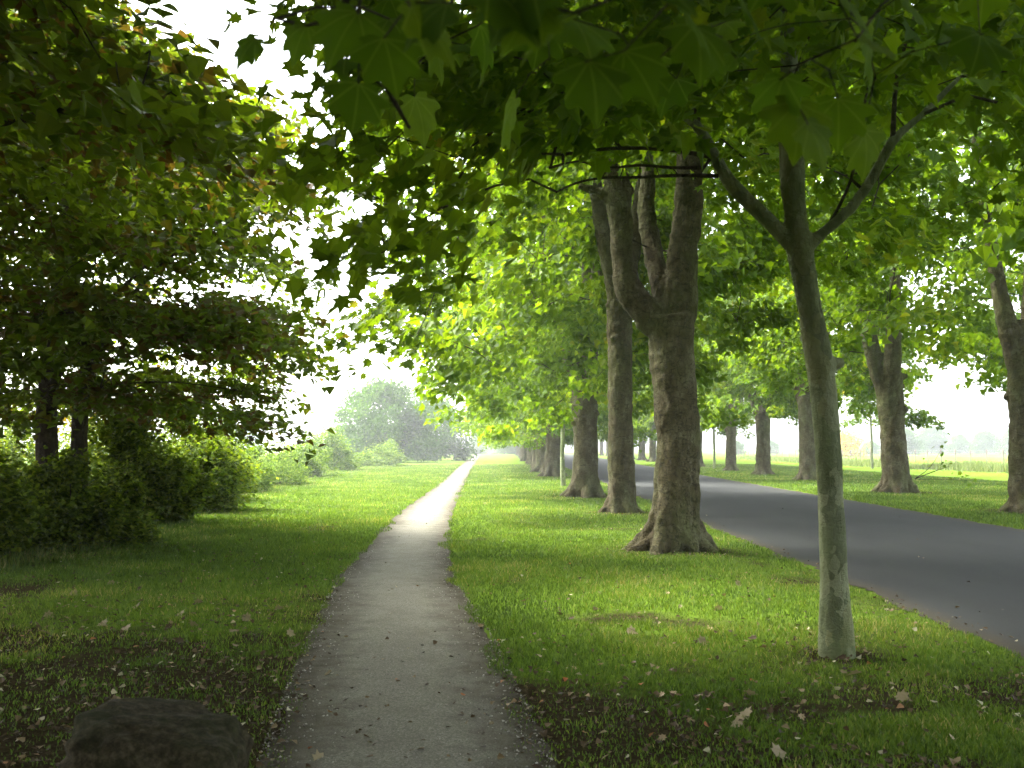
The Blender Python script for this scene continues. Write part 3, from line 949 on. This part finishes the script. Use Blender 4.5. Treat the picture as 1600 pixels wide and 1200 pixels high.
stalks.append(([o3(P(480, -110, 1.7)), o3(P(620, -120, 1.5)), o3(P(800, -150, 1.3)), o3(P(1000, -160, 1.35)), o3(P(1200, -140, 1.6)), o3(P(1350, -130, 1.6)), o3((1.3, 1.2, 2.9)), (0, 1.6, 3.6), (0, .4, 4.3)], [.004, .006, .007, .008, .009, .01, .014, .02, .04]))
stalks.append(([o3(P(555, 45, 1.9)), o3(P(600, 130, 2.0)), o3(P(640, 200, 2.1))], [.010, .007, .003]))
stalks.append(([o3(P(620, -120, 1.5)), o3(P(540, 0, 1.8)), o3(P(555, 45, 1.9))], [.006, .008, .010]))
link('hanging_twigs', tubes_mesh('hanging_twigs', stalks, .03, 6), M['twig'], tb)

# ------------------------------------------------------------------ left side trees with layered foliage
def left_tree(name, label, loc, seed, stems, n, Rm, zb, zt, limit=None, per=130, leaf=.135, tm=MID, arch=1.0, layers=.10, center=(0, 0)):
    rng = np.random.default_rng(seed)
    T = crown_targets(rng, n, zb, zt, Rm, arch, center)
    if limit is not None: T = T[limit(T)]
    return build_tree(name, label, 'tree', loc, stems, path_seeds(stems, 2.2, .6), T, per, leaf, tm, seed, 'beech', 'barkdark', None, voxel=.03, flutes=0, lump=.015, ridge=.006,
                      rad=(.85, .85, layers), r_tip=.0045, droop=.2, tilt=.45, rmax=.07)
def lim1(T, bx=-7.7):
    wx, wy, wz = T[:, 0] + bx, T[:, 1] + 16, T[:, 2]
    px = 800 + wx / wy * 1500; py = 701 - (wz - EYE) / wy * 1500
    xm = np.interp(py, [-100, 0, 60, 150, 250, 330, 420, 520, 600, 640], [110, 150, 240, 380, 430, 385, 420, 415, 390, 365])
    low = np.interp(px, [-200, 0, 150, 250, 400], [620, 615, 600, 650, 640])
    return (px < xm) & (py < low + 40)
stA = [([(0, 0, -.1), (0, 0, 1), (-.05, 0, 2.4), (.15, .1, 4.5), (.3, .2, 7.5), (.4, 0, 10)], [.20, .18, .17, .14, .09, .04]),
       ([(0, 0, 2.6), (.9, -.6, 3.6), (2.0, -1.2, 4.4)], [.08, .06, .03]), ([(0, 0, 3.6), (-1.0, -.6, 5.0), (-2, -1, 6)], [.08, .06, .03])]
stB = [([(0, 0, -.1), (.02, 0, 1), (.0, 0, 2.0), (.1, 0, 3.2), (-.3, -.2, 5.5), (-.5, -.2, 9)], [.17, .15, .145, .12, .08, .03]),
       ([(0, 0, 2.2), (.25, -.1, 2.9), (.9, -.4, 4.0), (1.9, -.8, 4.8)], [.09, .07, .05, .03]),
       ([(0, .0, 2.5), (1.4, -1.6, 2.55), (2.6, -2.6, 2.5), (3.6, -3.0, 2.35)], [.045, .03, .02, .01])]
left_tree('leaning_beech_tree', 'left one of the pair of dark trunks behind the shaded bush', (-7.7, 16.0, 0), 61, stA, 400, 5.5, 1.9, 9, lim1)
left_tree('forked_beech_tree', 'right one of the pair of dark trunks, with a long low branch to the right', (-7.38, 16.4, 0), 62, stB, 300, 5.2, 1.7, 8.6, lim1, arch=.3)
def lim0(T):
    wx, wy, wz = T[:, 0] - 6.3, T[:, 1] + 7.2, T[:, 2]
    wy2 = np.maximum(wy, .5)
    px = 800 + wx / wy2 * 1500; py = 701 - (wz - EYE) / wy2 * 1500
    xm = np.interp(py, [-200, 0, 60, 150, 250, 330, 420], [80, 110, 215, 370, 390, 345, 250])
    low = np.interp(px, [-400, 0, 100, 300, 450], [560, 420, 380, 320, 300])
    return ((px < xm) & (py < low)) | (wy < 2.5)
stC = [([(0, 0, -.1), (0, 0, 1.5), (.1, 0, 3.5), (0, .2, 6), (.2, 0, 9)], [.26, .22, .19, .13, .06]),
       ([(0.05, 0, 3.0), (1.2, .6, 4.0), (2.6, 1.2, 4.6), (3.6, 1.6, 4.7)], [.08, .06, .04, .02]), ([(0, 0, 3.4), (-.5, -1.4, 4.6), (-.8, -2.6, 5.4)], [.08, .06, .03])]
left_tree('overhanging_beech_tree', 'tree with dark brownish leaves filling the upper left corner, trunk outside the picture', (-6.3, 7.2, 0), 63, stC, 520, 4.9, 3.1, 10, lim0, per=130, leaf=.13)

for c_ in [o for o in C.objects if o.name == 'overhanging_beech_tree']:  # unseen copies added on the left to cut light from the side
    dup(c_, (-6.6, -.5, 0), 2.5, 'unseen beech tree level with the viewpoint on the left, added to shade the foreground')
    dup(c_, (-6.2, -8.5, 0), 4.0, 'unseen beech tree on the left behind the viewpoint, added to shade the foreground')
dup(rv3, (12.0, -8, 0), 5.0, 'unseen tree across the road behind the viewpoint, added to shade the foreground')  # unseen, added to block sky light from behind
# ------------------------------------------------------------------ bushes along the left edge
def bush(name, label, loc, seed, size, n, leaf, mat, tm=OVAL, group='bushes along the left edge of the grass', dens=1.0, rz=0):
    rng = np.random.default_rng(seed)
    sx, sy, sz = size
    root = thing(name, label, 'bush', loc, rz, group)
    nb = 46
    u = rng.normal(0, 1, (nb, 3)); u /= np.linalg.norm(u, axis=1)[:, None]
    u[:, 2] = np.abs(u[:, 2])
    cen = u * np.array([sx, sy, sz]) * rng.uniform(.35, .95, (nb, 1)) * .82
    cen[:, 2] = np.maximum(cen[:, 2], .12)
    br = rng.uniform(.12, .32, nb) * (sx + sy + sz) / 3
    far_ = rng.random(nb) < .3
    cen[far_] *= 1.22; br[far_] *= .6
    idx = rng.integers(0, nb, n)
    v = rng.normal(0, 1, (n, 3)); v /= np.linalg.norm(v, axis=1)[:, None]
    pos = cen[idx] + v * (br[idx] * (rng.random(n) ** .35) * (1 + .5 * (rng.random(n) < .08)))[:, None]
    pos = pos[pos[:, 2] > .02]
    out = pos[:, :2] / (np.linalg.norm(pos[:, :2], axis=1)[:, None] + .1)
    link('foliage', leaves_mesh(name + '_foliage', rng, pos, out, leaf, tm, .8, .1), M[mat], root)
    stems = []
    for k in range(12):
        c = cen[k]
        stems.append(([(c[0] * .12, c[1] * .12, -.05), (c[0] * .5, c[1] * .5, c[2] * .55), (c[0], c[1], c[2])], [.025, .016, .006]))
    link('stems', tubes_mesh(name + '_stems', stems, .25, 5), M['twig'], root)
    return root
bs = [
    # x, y, size, n, leaf, mat, label
    (-7.6, 12.9, (1.5, 1.6, 1.75), 24000, .085, 'shrub', 'dark dense bush at the left edge of the photo, closest bush to the camera'),
    (-6.95, 15.3, (1.25, 1.4, 1.75), 22000, .085, 'shrub', 'rounded bush in shade directly in front of the pair of dark trunks'),
    (-8.9, 16.5, (1.8, 1.5, 1.5), 12000, .07, 'shrub', 'low bush behind the pair of dark trunks at the left edge'),
    (-7.8, 20.0, (1.6, 1.7, 3.0), 26000, .10, 'shrub', 'tall leafy bush with yellow green sprays, just right of the shaded rounded bush'),
    (-7.9, 23.6, (1.5, 1.8, 3.4), 24000, .10, 'shrub', 'tallest olive bush, where the low beech branch ends'),
    (-9.0, 28.5, (1.7, 2.2, 2.9), 16000, .11, 'shrub', 'grey green bush behind the tallest olive bush'),
    (-9.9, 34, (1.6, 2.6, 1.9), 12000, .10, 'paleshrub', 'pale sunlit bush midway along the bush line'),
    (-10.4, 41, (1.9, 3.0, 1.9), 10000, .11, 'paleshrub', 'low pale bush at the dip of the bush line, under the brightest sky'),
    (-11.4, 51, (2.2, 3.6, 2.3), 9000, .13, 'paleshrub', 'hazy pale bush left of the round light bush'),
    (-12.9, 68, (3.0, 4.0, 3.6), 10000, .15, 'paleshrub', 'round light green bush standing proud in front of the hazy tree'),
    (-11.6, 84, (2.6, 5.0, 2.3), 8000, .17, 'paleshrub', 'low washed out bush right of the round light bush'),
]
bs += [(-11.4, 19.5, (1.9, 1.8, 2.6), 14000, .09, 'shrub', 'sunlit bush seen between and behind the pair of dark trunks'),
       (-8.0, 8.6, (1.7, 2.2, 2.2), 14000, .08, 'shrub', 'unseen dense bush beyond the left edge, added to shade the foreground'),  # this bush and the next are unseen, added to block low side light
       (-8.0, 3.6, (1.7, 2.6, 2.3), 14000, .08, 'shrub', 'unseen dense bush beyond the left edge, added to shade the foreground'),
       (-12.8, 23.5, (2.2, 2.0, 3.0), 14000, .10, 'shrub', 'sunlit yellow green bush at the left edge, behind the dark trunks'),
       (-12.6, 29.0, (2.3, 2.4, 3.4), 12000, .11, 'shrub', 'tall sunlit bush right of the dark trunks, behind the nearer bushes')]
bush_objs = []
for i, (x, y, sz, n, lf, mt, lab) in enumerate(bs):
    bush_objs.append(bush('bush', lab, (x, y, 0), 100 + i, sz, n, lf, mt, OVAL if y < 30 else SIMPLE))

# ------------------------------------------------------------------ far trees
def far_tree(name, label, loc, seed, h, Rm, n=90, per=80, leaf=.42, group=None, zb=.5):
    rng = np.random.default_rng(seed)
    st = [([(0, 0, -.2), (0, 0, h * .3), (.2, 0, h * .8)], [.3, .25, .08])]
    T = crown_targets(rng, n, zb, h, Rm, .3)
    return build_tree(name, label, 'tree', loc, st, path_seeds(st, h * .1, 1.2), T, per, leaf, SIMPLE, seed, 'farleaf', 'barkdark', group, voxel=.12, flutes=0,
                      rad=(1.3, 1.3, .9), r_tip=.02, rmax=.2, step=1.2, tilt=.9)
ft = far_tree('distant_tree', 'big hazy blue green tree at the end of the bush line', (-14.0, 106, 0), 201, 9.8, 6.2, 170, 120, .36, 'distant trees')
ft.scale = (.86, .86, .9)
ft2 = far_tree('distant_tree', 'hazy tree half hidden under the canopy, right neighbour of the big blue green one', (-9.6, 122, 0), 202, 7.5, 4.6, 100, 100, .36, 'distant trees')
for i, (x, y, s) in enumerate([(-29, 190, .7), (-15.5, 236, .6), (-22, 240, .6), (-9, 250, .6), (-2, 262, .6), (6, 270, .7)]):
    lab = ['small pale tree far behind the round light bush', 'low dark tree far off left of the path end', 'low dark tree between the hazy tree and the path end', 'small dark tree at the very end of the path',
           'small dark tree just right of the path end', 'small dark tree far off behind the trunks of the row'][i]
    dup(ft2 if i % 2 else ft, (x, y, 0), i * 1.3, lab, s)
for i, (px, y, s) in enumerate([(380, 330, .9), (300, 280, .7), (200, 300, .8), (60, 260, .7), (-60, 240, .8)]):
    dup(ft2 if i % 2 else ft, (P(px, 705, y)[0], y, 0), i * 2.1, 'faint distant tree beyond the bushes in the left part of the photo', s)
frl = 'faint grey tree in the far tree line behind the field fence'
frl2 = {0: 'faint grey tree far beyond the road, leftmost of the distant tree line', 5: 'faint far tree just right of the thick flared trunk', 9: 'faint far tree just left of the trunk cut off by the right edge'}
for i, px in enumerate([1150, 1205, 1262, 1312, 1362, 1410, 1455, 1500, 1540, 1585, 1640, 1700]):
    y = 235 + (i * 37) % 45
    dup((ft, ft2)[i % 2], (P(px, 700, y)[0], y, 0), i * 1.7, frl2.get(i, frl), (.62 + .08 * ((i * 7) % 4)) * (1 if i > 4 else .55))
M['autumn'] = leaf_mat('autumn_leaf', [(0, (.35, .25, .04)), (1, (.55, .42, .08))], (1.3, 1.2, .7), .4)
au = far_tree('autumn_tree', 'small yellow orange tree beyond the field fence, left of the thick flared trunk', (P(1322, 700, 180)[0], 180, 0), 205, 4.6, 2.6, 40, 60, .4, None)
for c in au.children:
    if c.name.startswith('crown'):
        c.data.materials.clear(); c.data.materials.append(M['autumn'])

# ------------------------------------------------------------------ wire fence across the field
g = NT('weathered_wood'); tc = g.n('ShaderNodeTexCoord').outputs['Object']
M['wood'] = g.finish(g.princ(g.ramp(g.noise(g.mapping(tc, (8, 8, 1)), 5, 4), [(.3, (.13, .11, .08)), (.7, (.24, .21, .17))]), .9, .1))
g = NT('wire'); M['wire'] = g.finish(g.princ((.25, .25, .25), .5, .4))
fence = thing('wire_fence', 'thin wooden post and wire fence crossing the bright field beyond the avenue', 'fence', (0, 0, 0))
A, B = np.array([48.0, 84.0]), np.array([42.0, 182.0])
nump = 34
rf = random.Random(9)
tops = []
for i in range(nump):
    p = A + (B - A) * i / (nump - 1)
    h = 1.45 + rf.uniform(-.08, .08); lx = rf.uniform(-.05, .05)
    me = tubes_mesh('fence_post', [([(0, 0, -.1), (lx * .5, 0, h * .5), (lx, 0, h)], [.07, .065, .06])], .6, 8)
    link('post', me, M['wood'], fence, (p[0], p[1], 0))
for z in (.35, .75, 1.1, 1.35):
    a = (A[0], A[1], z); b = (B[0], B[1], z)
    link('wire', tubes_mesh('fence_wire', [([a, tuple((np.array(a) + np.array(b)) / 2 - np.array([0, 0, .02])), b], [.006] * 3)], 10, 4), M['wire'], fence)

# rough grass along the field
def rough(name, label, seed, n, pts_fun, h, w, mat):
    rng = np.random.default_rng(seed)
    x, y = pts_fun(rng, n)
    cl = noise2(x, y, .25, seed, 3)
    hh = h * rng.uniform(.4, 1.2, n) * (.7 + .8 * np.clip(cl, -.6, 1))
    a = rng.uniform(0, 6.28, n); la = rng.uniform(0, 6.28, n)
    bx, by = np.cos(a) * w / 2, np.sin(a) * w / 2
    ln = hh * rng.uniform(.1, .5, n)
    V = np.stack([np.stack([x - bx, y - by, 0 * x], 1), np.stack([x + bx, y + by, 0 * x], 1), np.stack([x + np.cos(la) * ln, y + np.sin(la) * ln, hh], 1)], 1).reshape(-1, 3)
    L = np.arange(3 * n)
    me = mesh_from(name, V, L, np.full(n, 3), False, {'rnd': ('FACE', rng.random(n))})
    return tag(link(name, me, mat), label, 'grass', kind='stuff')
M['straw'] = leaf_mat('rough_grass_blade', [(0, (.08, .12, .03)), (.5, (.15, .20, .06)), (1, (.25, .27, .12))], (1.3, 1.3, .7), .35)
def strip_pts(rng, n):
    t = rng.random(n)
    y = 58 * (150 / 58) ** t
    return np.interp(y, [58, 80, 150], [33, 31.5, 38]) + rng.normal(0, 1.0, n) * (y / 70), y
rough('rough_grass', 'strip of long rough straw coloured grass along the field before the fence', 301, 26000, strip_pts, .7, .07, M['straw'])
def hedgefoot(rng, n):
    y = 9.5 * (60 / 9.5) ** rng.random(n)
    return HEDGE(y) + rng.normal(-.1, .28, n) * (y / 20) ** .4, y
rough('undergrowth_grass', 'long untidy grass and weeds along the foot of the bushes on the left', 302, 16000, hedgefoot, .26, .02, M['grass'])

# ------------------------------------------------------------------ leafy weed sprig at the foot of the flared trunk across the road
rng = np.random.default_rng(55)
wd = thing('leafy_sprout', 'small leafy shoot at the foot of the thick flared trunk across the road', 'plant', (14.3, 33.2, 0))
link('stems', tubes_mesh('sprout_stems', [([(-.4, .1, .5), (.2, 0, .75), (.8, 0, .95)], [.02, .015, .006]), ([(-.4, .1, .5), (.1, 0, .9), (.5, 0, 1.5)], [.015, .01, .005]), ([(-.3, 0, .5), (.6, 0, .5), (1.5, 0, .45)], [.015, .01, .005])], .2, 5), M['twig'], wd)
pp = np.array([[.3, 0, 1.35], [.5, 0, 1.6], [.8, 0, 1.0], [.6, 0, .95], [1.2, 0, .5], [1.5, 0, .45], [1.7, 0, .5], [.9, 0, .6], [.1, 0, 1.0]])
pp = np.repeat(pp, 3, 0) + rng.normal(0, .12, (27, 3))
link('leaves', leaves_mesh('sprout_leaves', rng, pp, rng.normal(0, 1, (27, 2)), .16, LOBED), M['leaf'], wd)

# ------------------------------------------------------------------ mossy stump, bottom left
g = NT('mossy_wood'); tc = g.n('ShaderNodeTexCoord').outputs['Object']
c = g.ramp(g.noise(tc, 22, 8, .8), [(.36, (.010, .008, .004)), (.5, (.032, .026, .014)), (.62, (.07, .058, .034))])
c = g.mix(g.ramp(g.noise(tc, 4, 5, .7), [(.45, (0, 0, 0)), (.65, (.6, .6, .6))]), g.ramp(g.noise(tc, 60, 4, .8), [(.3, (.018, .03, .006)), (.7, (.07, .10, .02))]) if False else c, (.022, .028, .010))
M['moss'] = g.finish(g.princ(c, .95, .1, g.bump(g.noise(tc, 30, 5, .7), .8, .015)))
def stump():
    ns, nr = 120, 64
    V, L, T = [], [], []
    for j in range(nr):
        f = j / (nr - 1)
        for s in range(ns):
            a = 2 * math.pi * s / ns
            c, d = math.cos(a), math.sin(a)
            rr = (abs(c) ** 5 + abs(d) ** 5) ** (-1 / 5)
            if f < .62:
                z = .60 * f / .62 - .05; k = 1.0 + .10 * (1 - f / .62) ** 2
            else:
                t = (f - .62) / .38; k = math.cos(t * math.pi / 2) ** .55 if t < 1 else 0.0; z = .55 + .12 * math.sin(t * math.pi / 2)
            V.append((c * rr * .30 * k, d * rr * .30 * k, z))
    V = np.array(V)
    nz = vnoise(V * 4, 3) * .05 + vnoise(V * 11, 4) * .025 + vnoise(V * 26, 6) * .012
    r = np.hypot(V[:, 0], V[:, 1])
    V[:, 0] *= 1 + nz / np.maximum(r, .1) * (r > .02); V[:, 1] *= 1 + nz / np.maximum(r, .1) * (r > .02)
    V[:, 2] += .06 * V[:, 0] / .36 * -1 * (V[:, 2] > .3) + nz * .5 * (V[:, 2] > .1)
    for j in range(nr - 1):
        for s in range(ns):
            t = (s + 1) % ns
            L += [j * ns + s, j * ns + t, (j + 1) * ns + t, (j + 1) * ns + s]; T.append(4)
    return mesh_from('mossy_stump', V, L, T, True)
st = link('mossy_stump', stump(), M['moss'], None, (-1.34, 3.85, -.17))
tag(st, 'dark rounded mossy stump beside the path in the bottom left of the photo', 'stump')

# ------------------------------------------------------------------ fallen leaves
def litter_mesh(name, rng, x, y, size, tm=MID):
    n = len(x)
    z = height(x, y) + rng.uniform(.012, .045, n)
    onp = (x > PATH_L(y)) & (x < PATH_R(y))
    z = np.where(onp, .024, z)
    return leaves_mesh(name, rng, np.stack([x, y, z], 1), rng.normal(0, 1, (n, 2)), size, tm, .35, 0.0)
rng = np.random.default_rng(91)
n = 11000
y = 3.8 * (26 / 3.8) ** rng.random(n)
x = rng.uniform(-.6, .6, n) * y
k = (x > HEDGE(y)) & ((x < ROAD_L(y) + .25) | ((x < ROAD_R(y)) & (rng.random(n) < .06))) & ~((x > PATH_L(y) + .15) & (x < PATH_R(y) - .15) & (rng.random(n) < .85))
k &= (rng.random(n) < np.clip((.15 + bare_shade(x, y) + .4 * (x < PATH_L(y))) * (.75 + 1.6 * noise2(x, y, 1.7, 44, 3)), 0, 1))
me = litter_mesh('leaf_litter', rng, x[k], y[k], .038)
tag(link('leaf_litter', me, M['deadleaf']), 'countless small brown and pale dead leaves strewn over the verges', 'leaf litter', kind='stuff')
rp = np.random.default_rng(17)
npb = 5200
yp = 3.6 * (16 / 3.6) ** rp.random(npb)
ep = np.minimum(rp.random(npb) ** 1.6 * .5, .5); sd_ = rp.random(npb) < .5
wp = PATH_R(yp) - PATH_L(yp)
xp = np.where(sd_, PATH_L(yp) + ep * wp, PATH_R(yp) - ep * wp)
octa = np.array([(1, 0, 0), (-1, 0, 0), (0, 1, 0), (0, -1, 0), (0, 0, 1), (0, 0, -1)], float)
fo = np.array([0, 2, 4, 2, 1, 4, 1, 3, 4, 3, 0, 4, 2, 0, 5, 1, 2, 5, 3, 1, 5, 0, 3, 5])
sz_ = rp.uniform(.003, .009, (npb, 1, 1)) * rp.uniform(.6, 1.4, (npb, 1, 3)) * np.array([[[1, 1, .7]]])
an = rp.uniform(0, 6.28, npb)
Vp = octa[None] * sz_ + rp.normal(0, .0012, (npb, 6, 3))
cx_, sx_ = np.cos(an)[:, None], np.sin(an)[:, None]
Vp = np.stack([Vp[..., 0] * cx_ - Vp[..., 1] * sx_ + xp[:, None], Vp[..., 0] * sx_ + Vp[..., 1] * cx_ + yp[:, None], Vp[..., 2] + .0125], 2).reshape(-1, 3)
g = NT('pebble'); a_ = g.n('ShaderNodeAttribute'); a_.attribute_name = 'rnd'
M['pebble'] = g.finish(g.princ(g.ramp(a_.outputs['Fac'], [(0, (.08, .07, .055)), (.6, (.2, .19, .16)), (1, (.45, .43, .38))]), .9, .15))
me = mesh_from('gravel', Vp, (fo[None] + (np.arange(npb) * 6)[:, None]).ravel(), np.full(npb * 8, 3), False, {'rnd': ('FACE', np.repeat(rp.random(npb), 8))})
tag(link('gravel', me, M['pebble']), 'fine loose grey gravel scattered along both sides of the path', 'gravel', kind='stuff')
def one_leaf(seed, size, tone):
    r_ = np.random.default_rng(seed)
    me = leaves_mesh('fallen_leaf_mesh', r_, np.array([[0, 0, .012]]), np.array([[1., 0]]), size, LOBED, .3, -.05, np.array([tone]))
    me.materials.append(M['deadleaf'])
    return me
leafm = [one_leaf(s, sz, t) for s, sz, t in ((1, .075, .78), (2, .10, .88), (3, .07, .55), (4, .08, .3), (5, .075, .97))]
def leaf_at(px, py, kind, label, group):
    d = EYE / math.tan(math.atan((py - 600) / FPX) - PITCH)
    p = P(px, py, d)
    o = bpy.data.objects.new('fallen_leaf', leafm[kind])
    C.objects.link(o)
    o.location = (p[0], p[1], float(height(np.array([p[0]]), np.array([p[1]]))[0]) + (.018 if not (PATH_L(d) < p[0] < PATH_R(d)) else .006))
    o.rotation_euler = (rl.uniform(-.2, .2), rl.uniform(-.2, .2), rl.uniform(0, 6.28))
    tag(o, label, 'leaf', group)
for (px, py, k_, lab) in [(980, 993, 1, 'large pale curled leaf on the grass halfway between path and young trunk'),
                          (1150, 920, 1, 'pale green leaf on the grass between the forked tree and young trunk'),
                          (818, 945, 0, 'whitish leaf on the grass near the right edge of the path'),
                          (1345, 1062, 1, 'large pale leaf just right of the foot of the young mottled trunk'),
                          (1210, 1195, 1, 'large pale leaf cut by the bottom edge of the photo'),
                          (1250, 1130, 4, 'orange leaf on dark soil in front of the young mottled trunk'),
                          (940, 1045, 4, 'rust orange leaf on the dark soil patch below the forked tree'),
                          (516, 1055, 1, 'pale leaf lying alone on the path, left half'),
                          (487, 1078, 3, 'dark curled leaf at the left edge of the path by the stump'),
                          (822, 1112, 0, 'pale leaf on the right edge of the path close to the camera'),
                          (808, 1098, 3, 'brown leaf on the right edge of the path beside a pale one'),
                          (680, 990, 2, 'brown leaf in the middle of the path'),
                          (748, 982, 0, 'pale leaf at the right rim of the path beside the grass'),
                          (490, 1192, 1, 'pale leaf on the path at the bottom edge of the photo')]:
    leaf_at(px, py, k_, lab, None)
rr = random.Random(12)
for i in range(56):
    px = rr.uniform(60, 500); py = rr.uniform(905, 1040)
    if px > 470 - (py - 1000) * .3 and py > 940: px = rr.uniform(60, 440)
    leaf_at(px, py, rr.choice([0, 0, 1, 2, 2, 3]), 'fallen leaf among the many on the shaded grass left of the path', 'fallen leaves left of the path')
for i in range(36):
    px = rr.uniform(800, 1560); py = rr.uniform(900, 1180)
    if px > 1200 + (py - 900) * 1.2: continue
    leaf_at(px, py, rr.choice([0, 1, 2, 3, 3, 4]), 'small fallen leaf on the grass between the path and the road', 'fallen leaves right of the path')

# ------------------------------------------------------------------ haze
hz = NT('haze_air')
pv = hz.n('ShaderNodeVolumePrincipled')
pv.inputs['Color'].default_value = (.93, .97, 1.0, 1)
pv.inputs['Density'].default_value = .0010
pv.inputs['Anisotropy'].default_value = .35
hz.l(pv.outputs[0], hz.out.inputs['Volume'])
v = [(sx, sy, sz) for sz in (-1.5, 19) for sy in (-70, 520) for sx in (-220, 220)]
f = [0, 2, 3, 1, 4, 5, 7, 6, 0, 1, 5, 4, 2, 6, 7, 3, 0, 4, 6, 2, 1, 3, 7, 5]
me = mesh_from('haze', v, f, np.full(6, 4))
tag(link('haze', me, hz.m), kind='stuff')
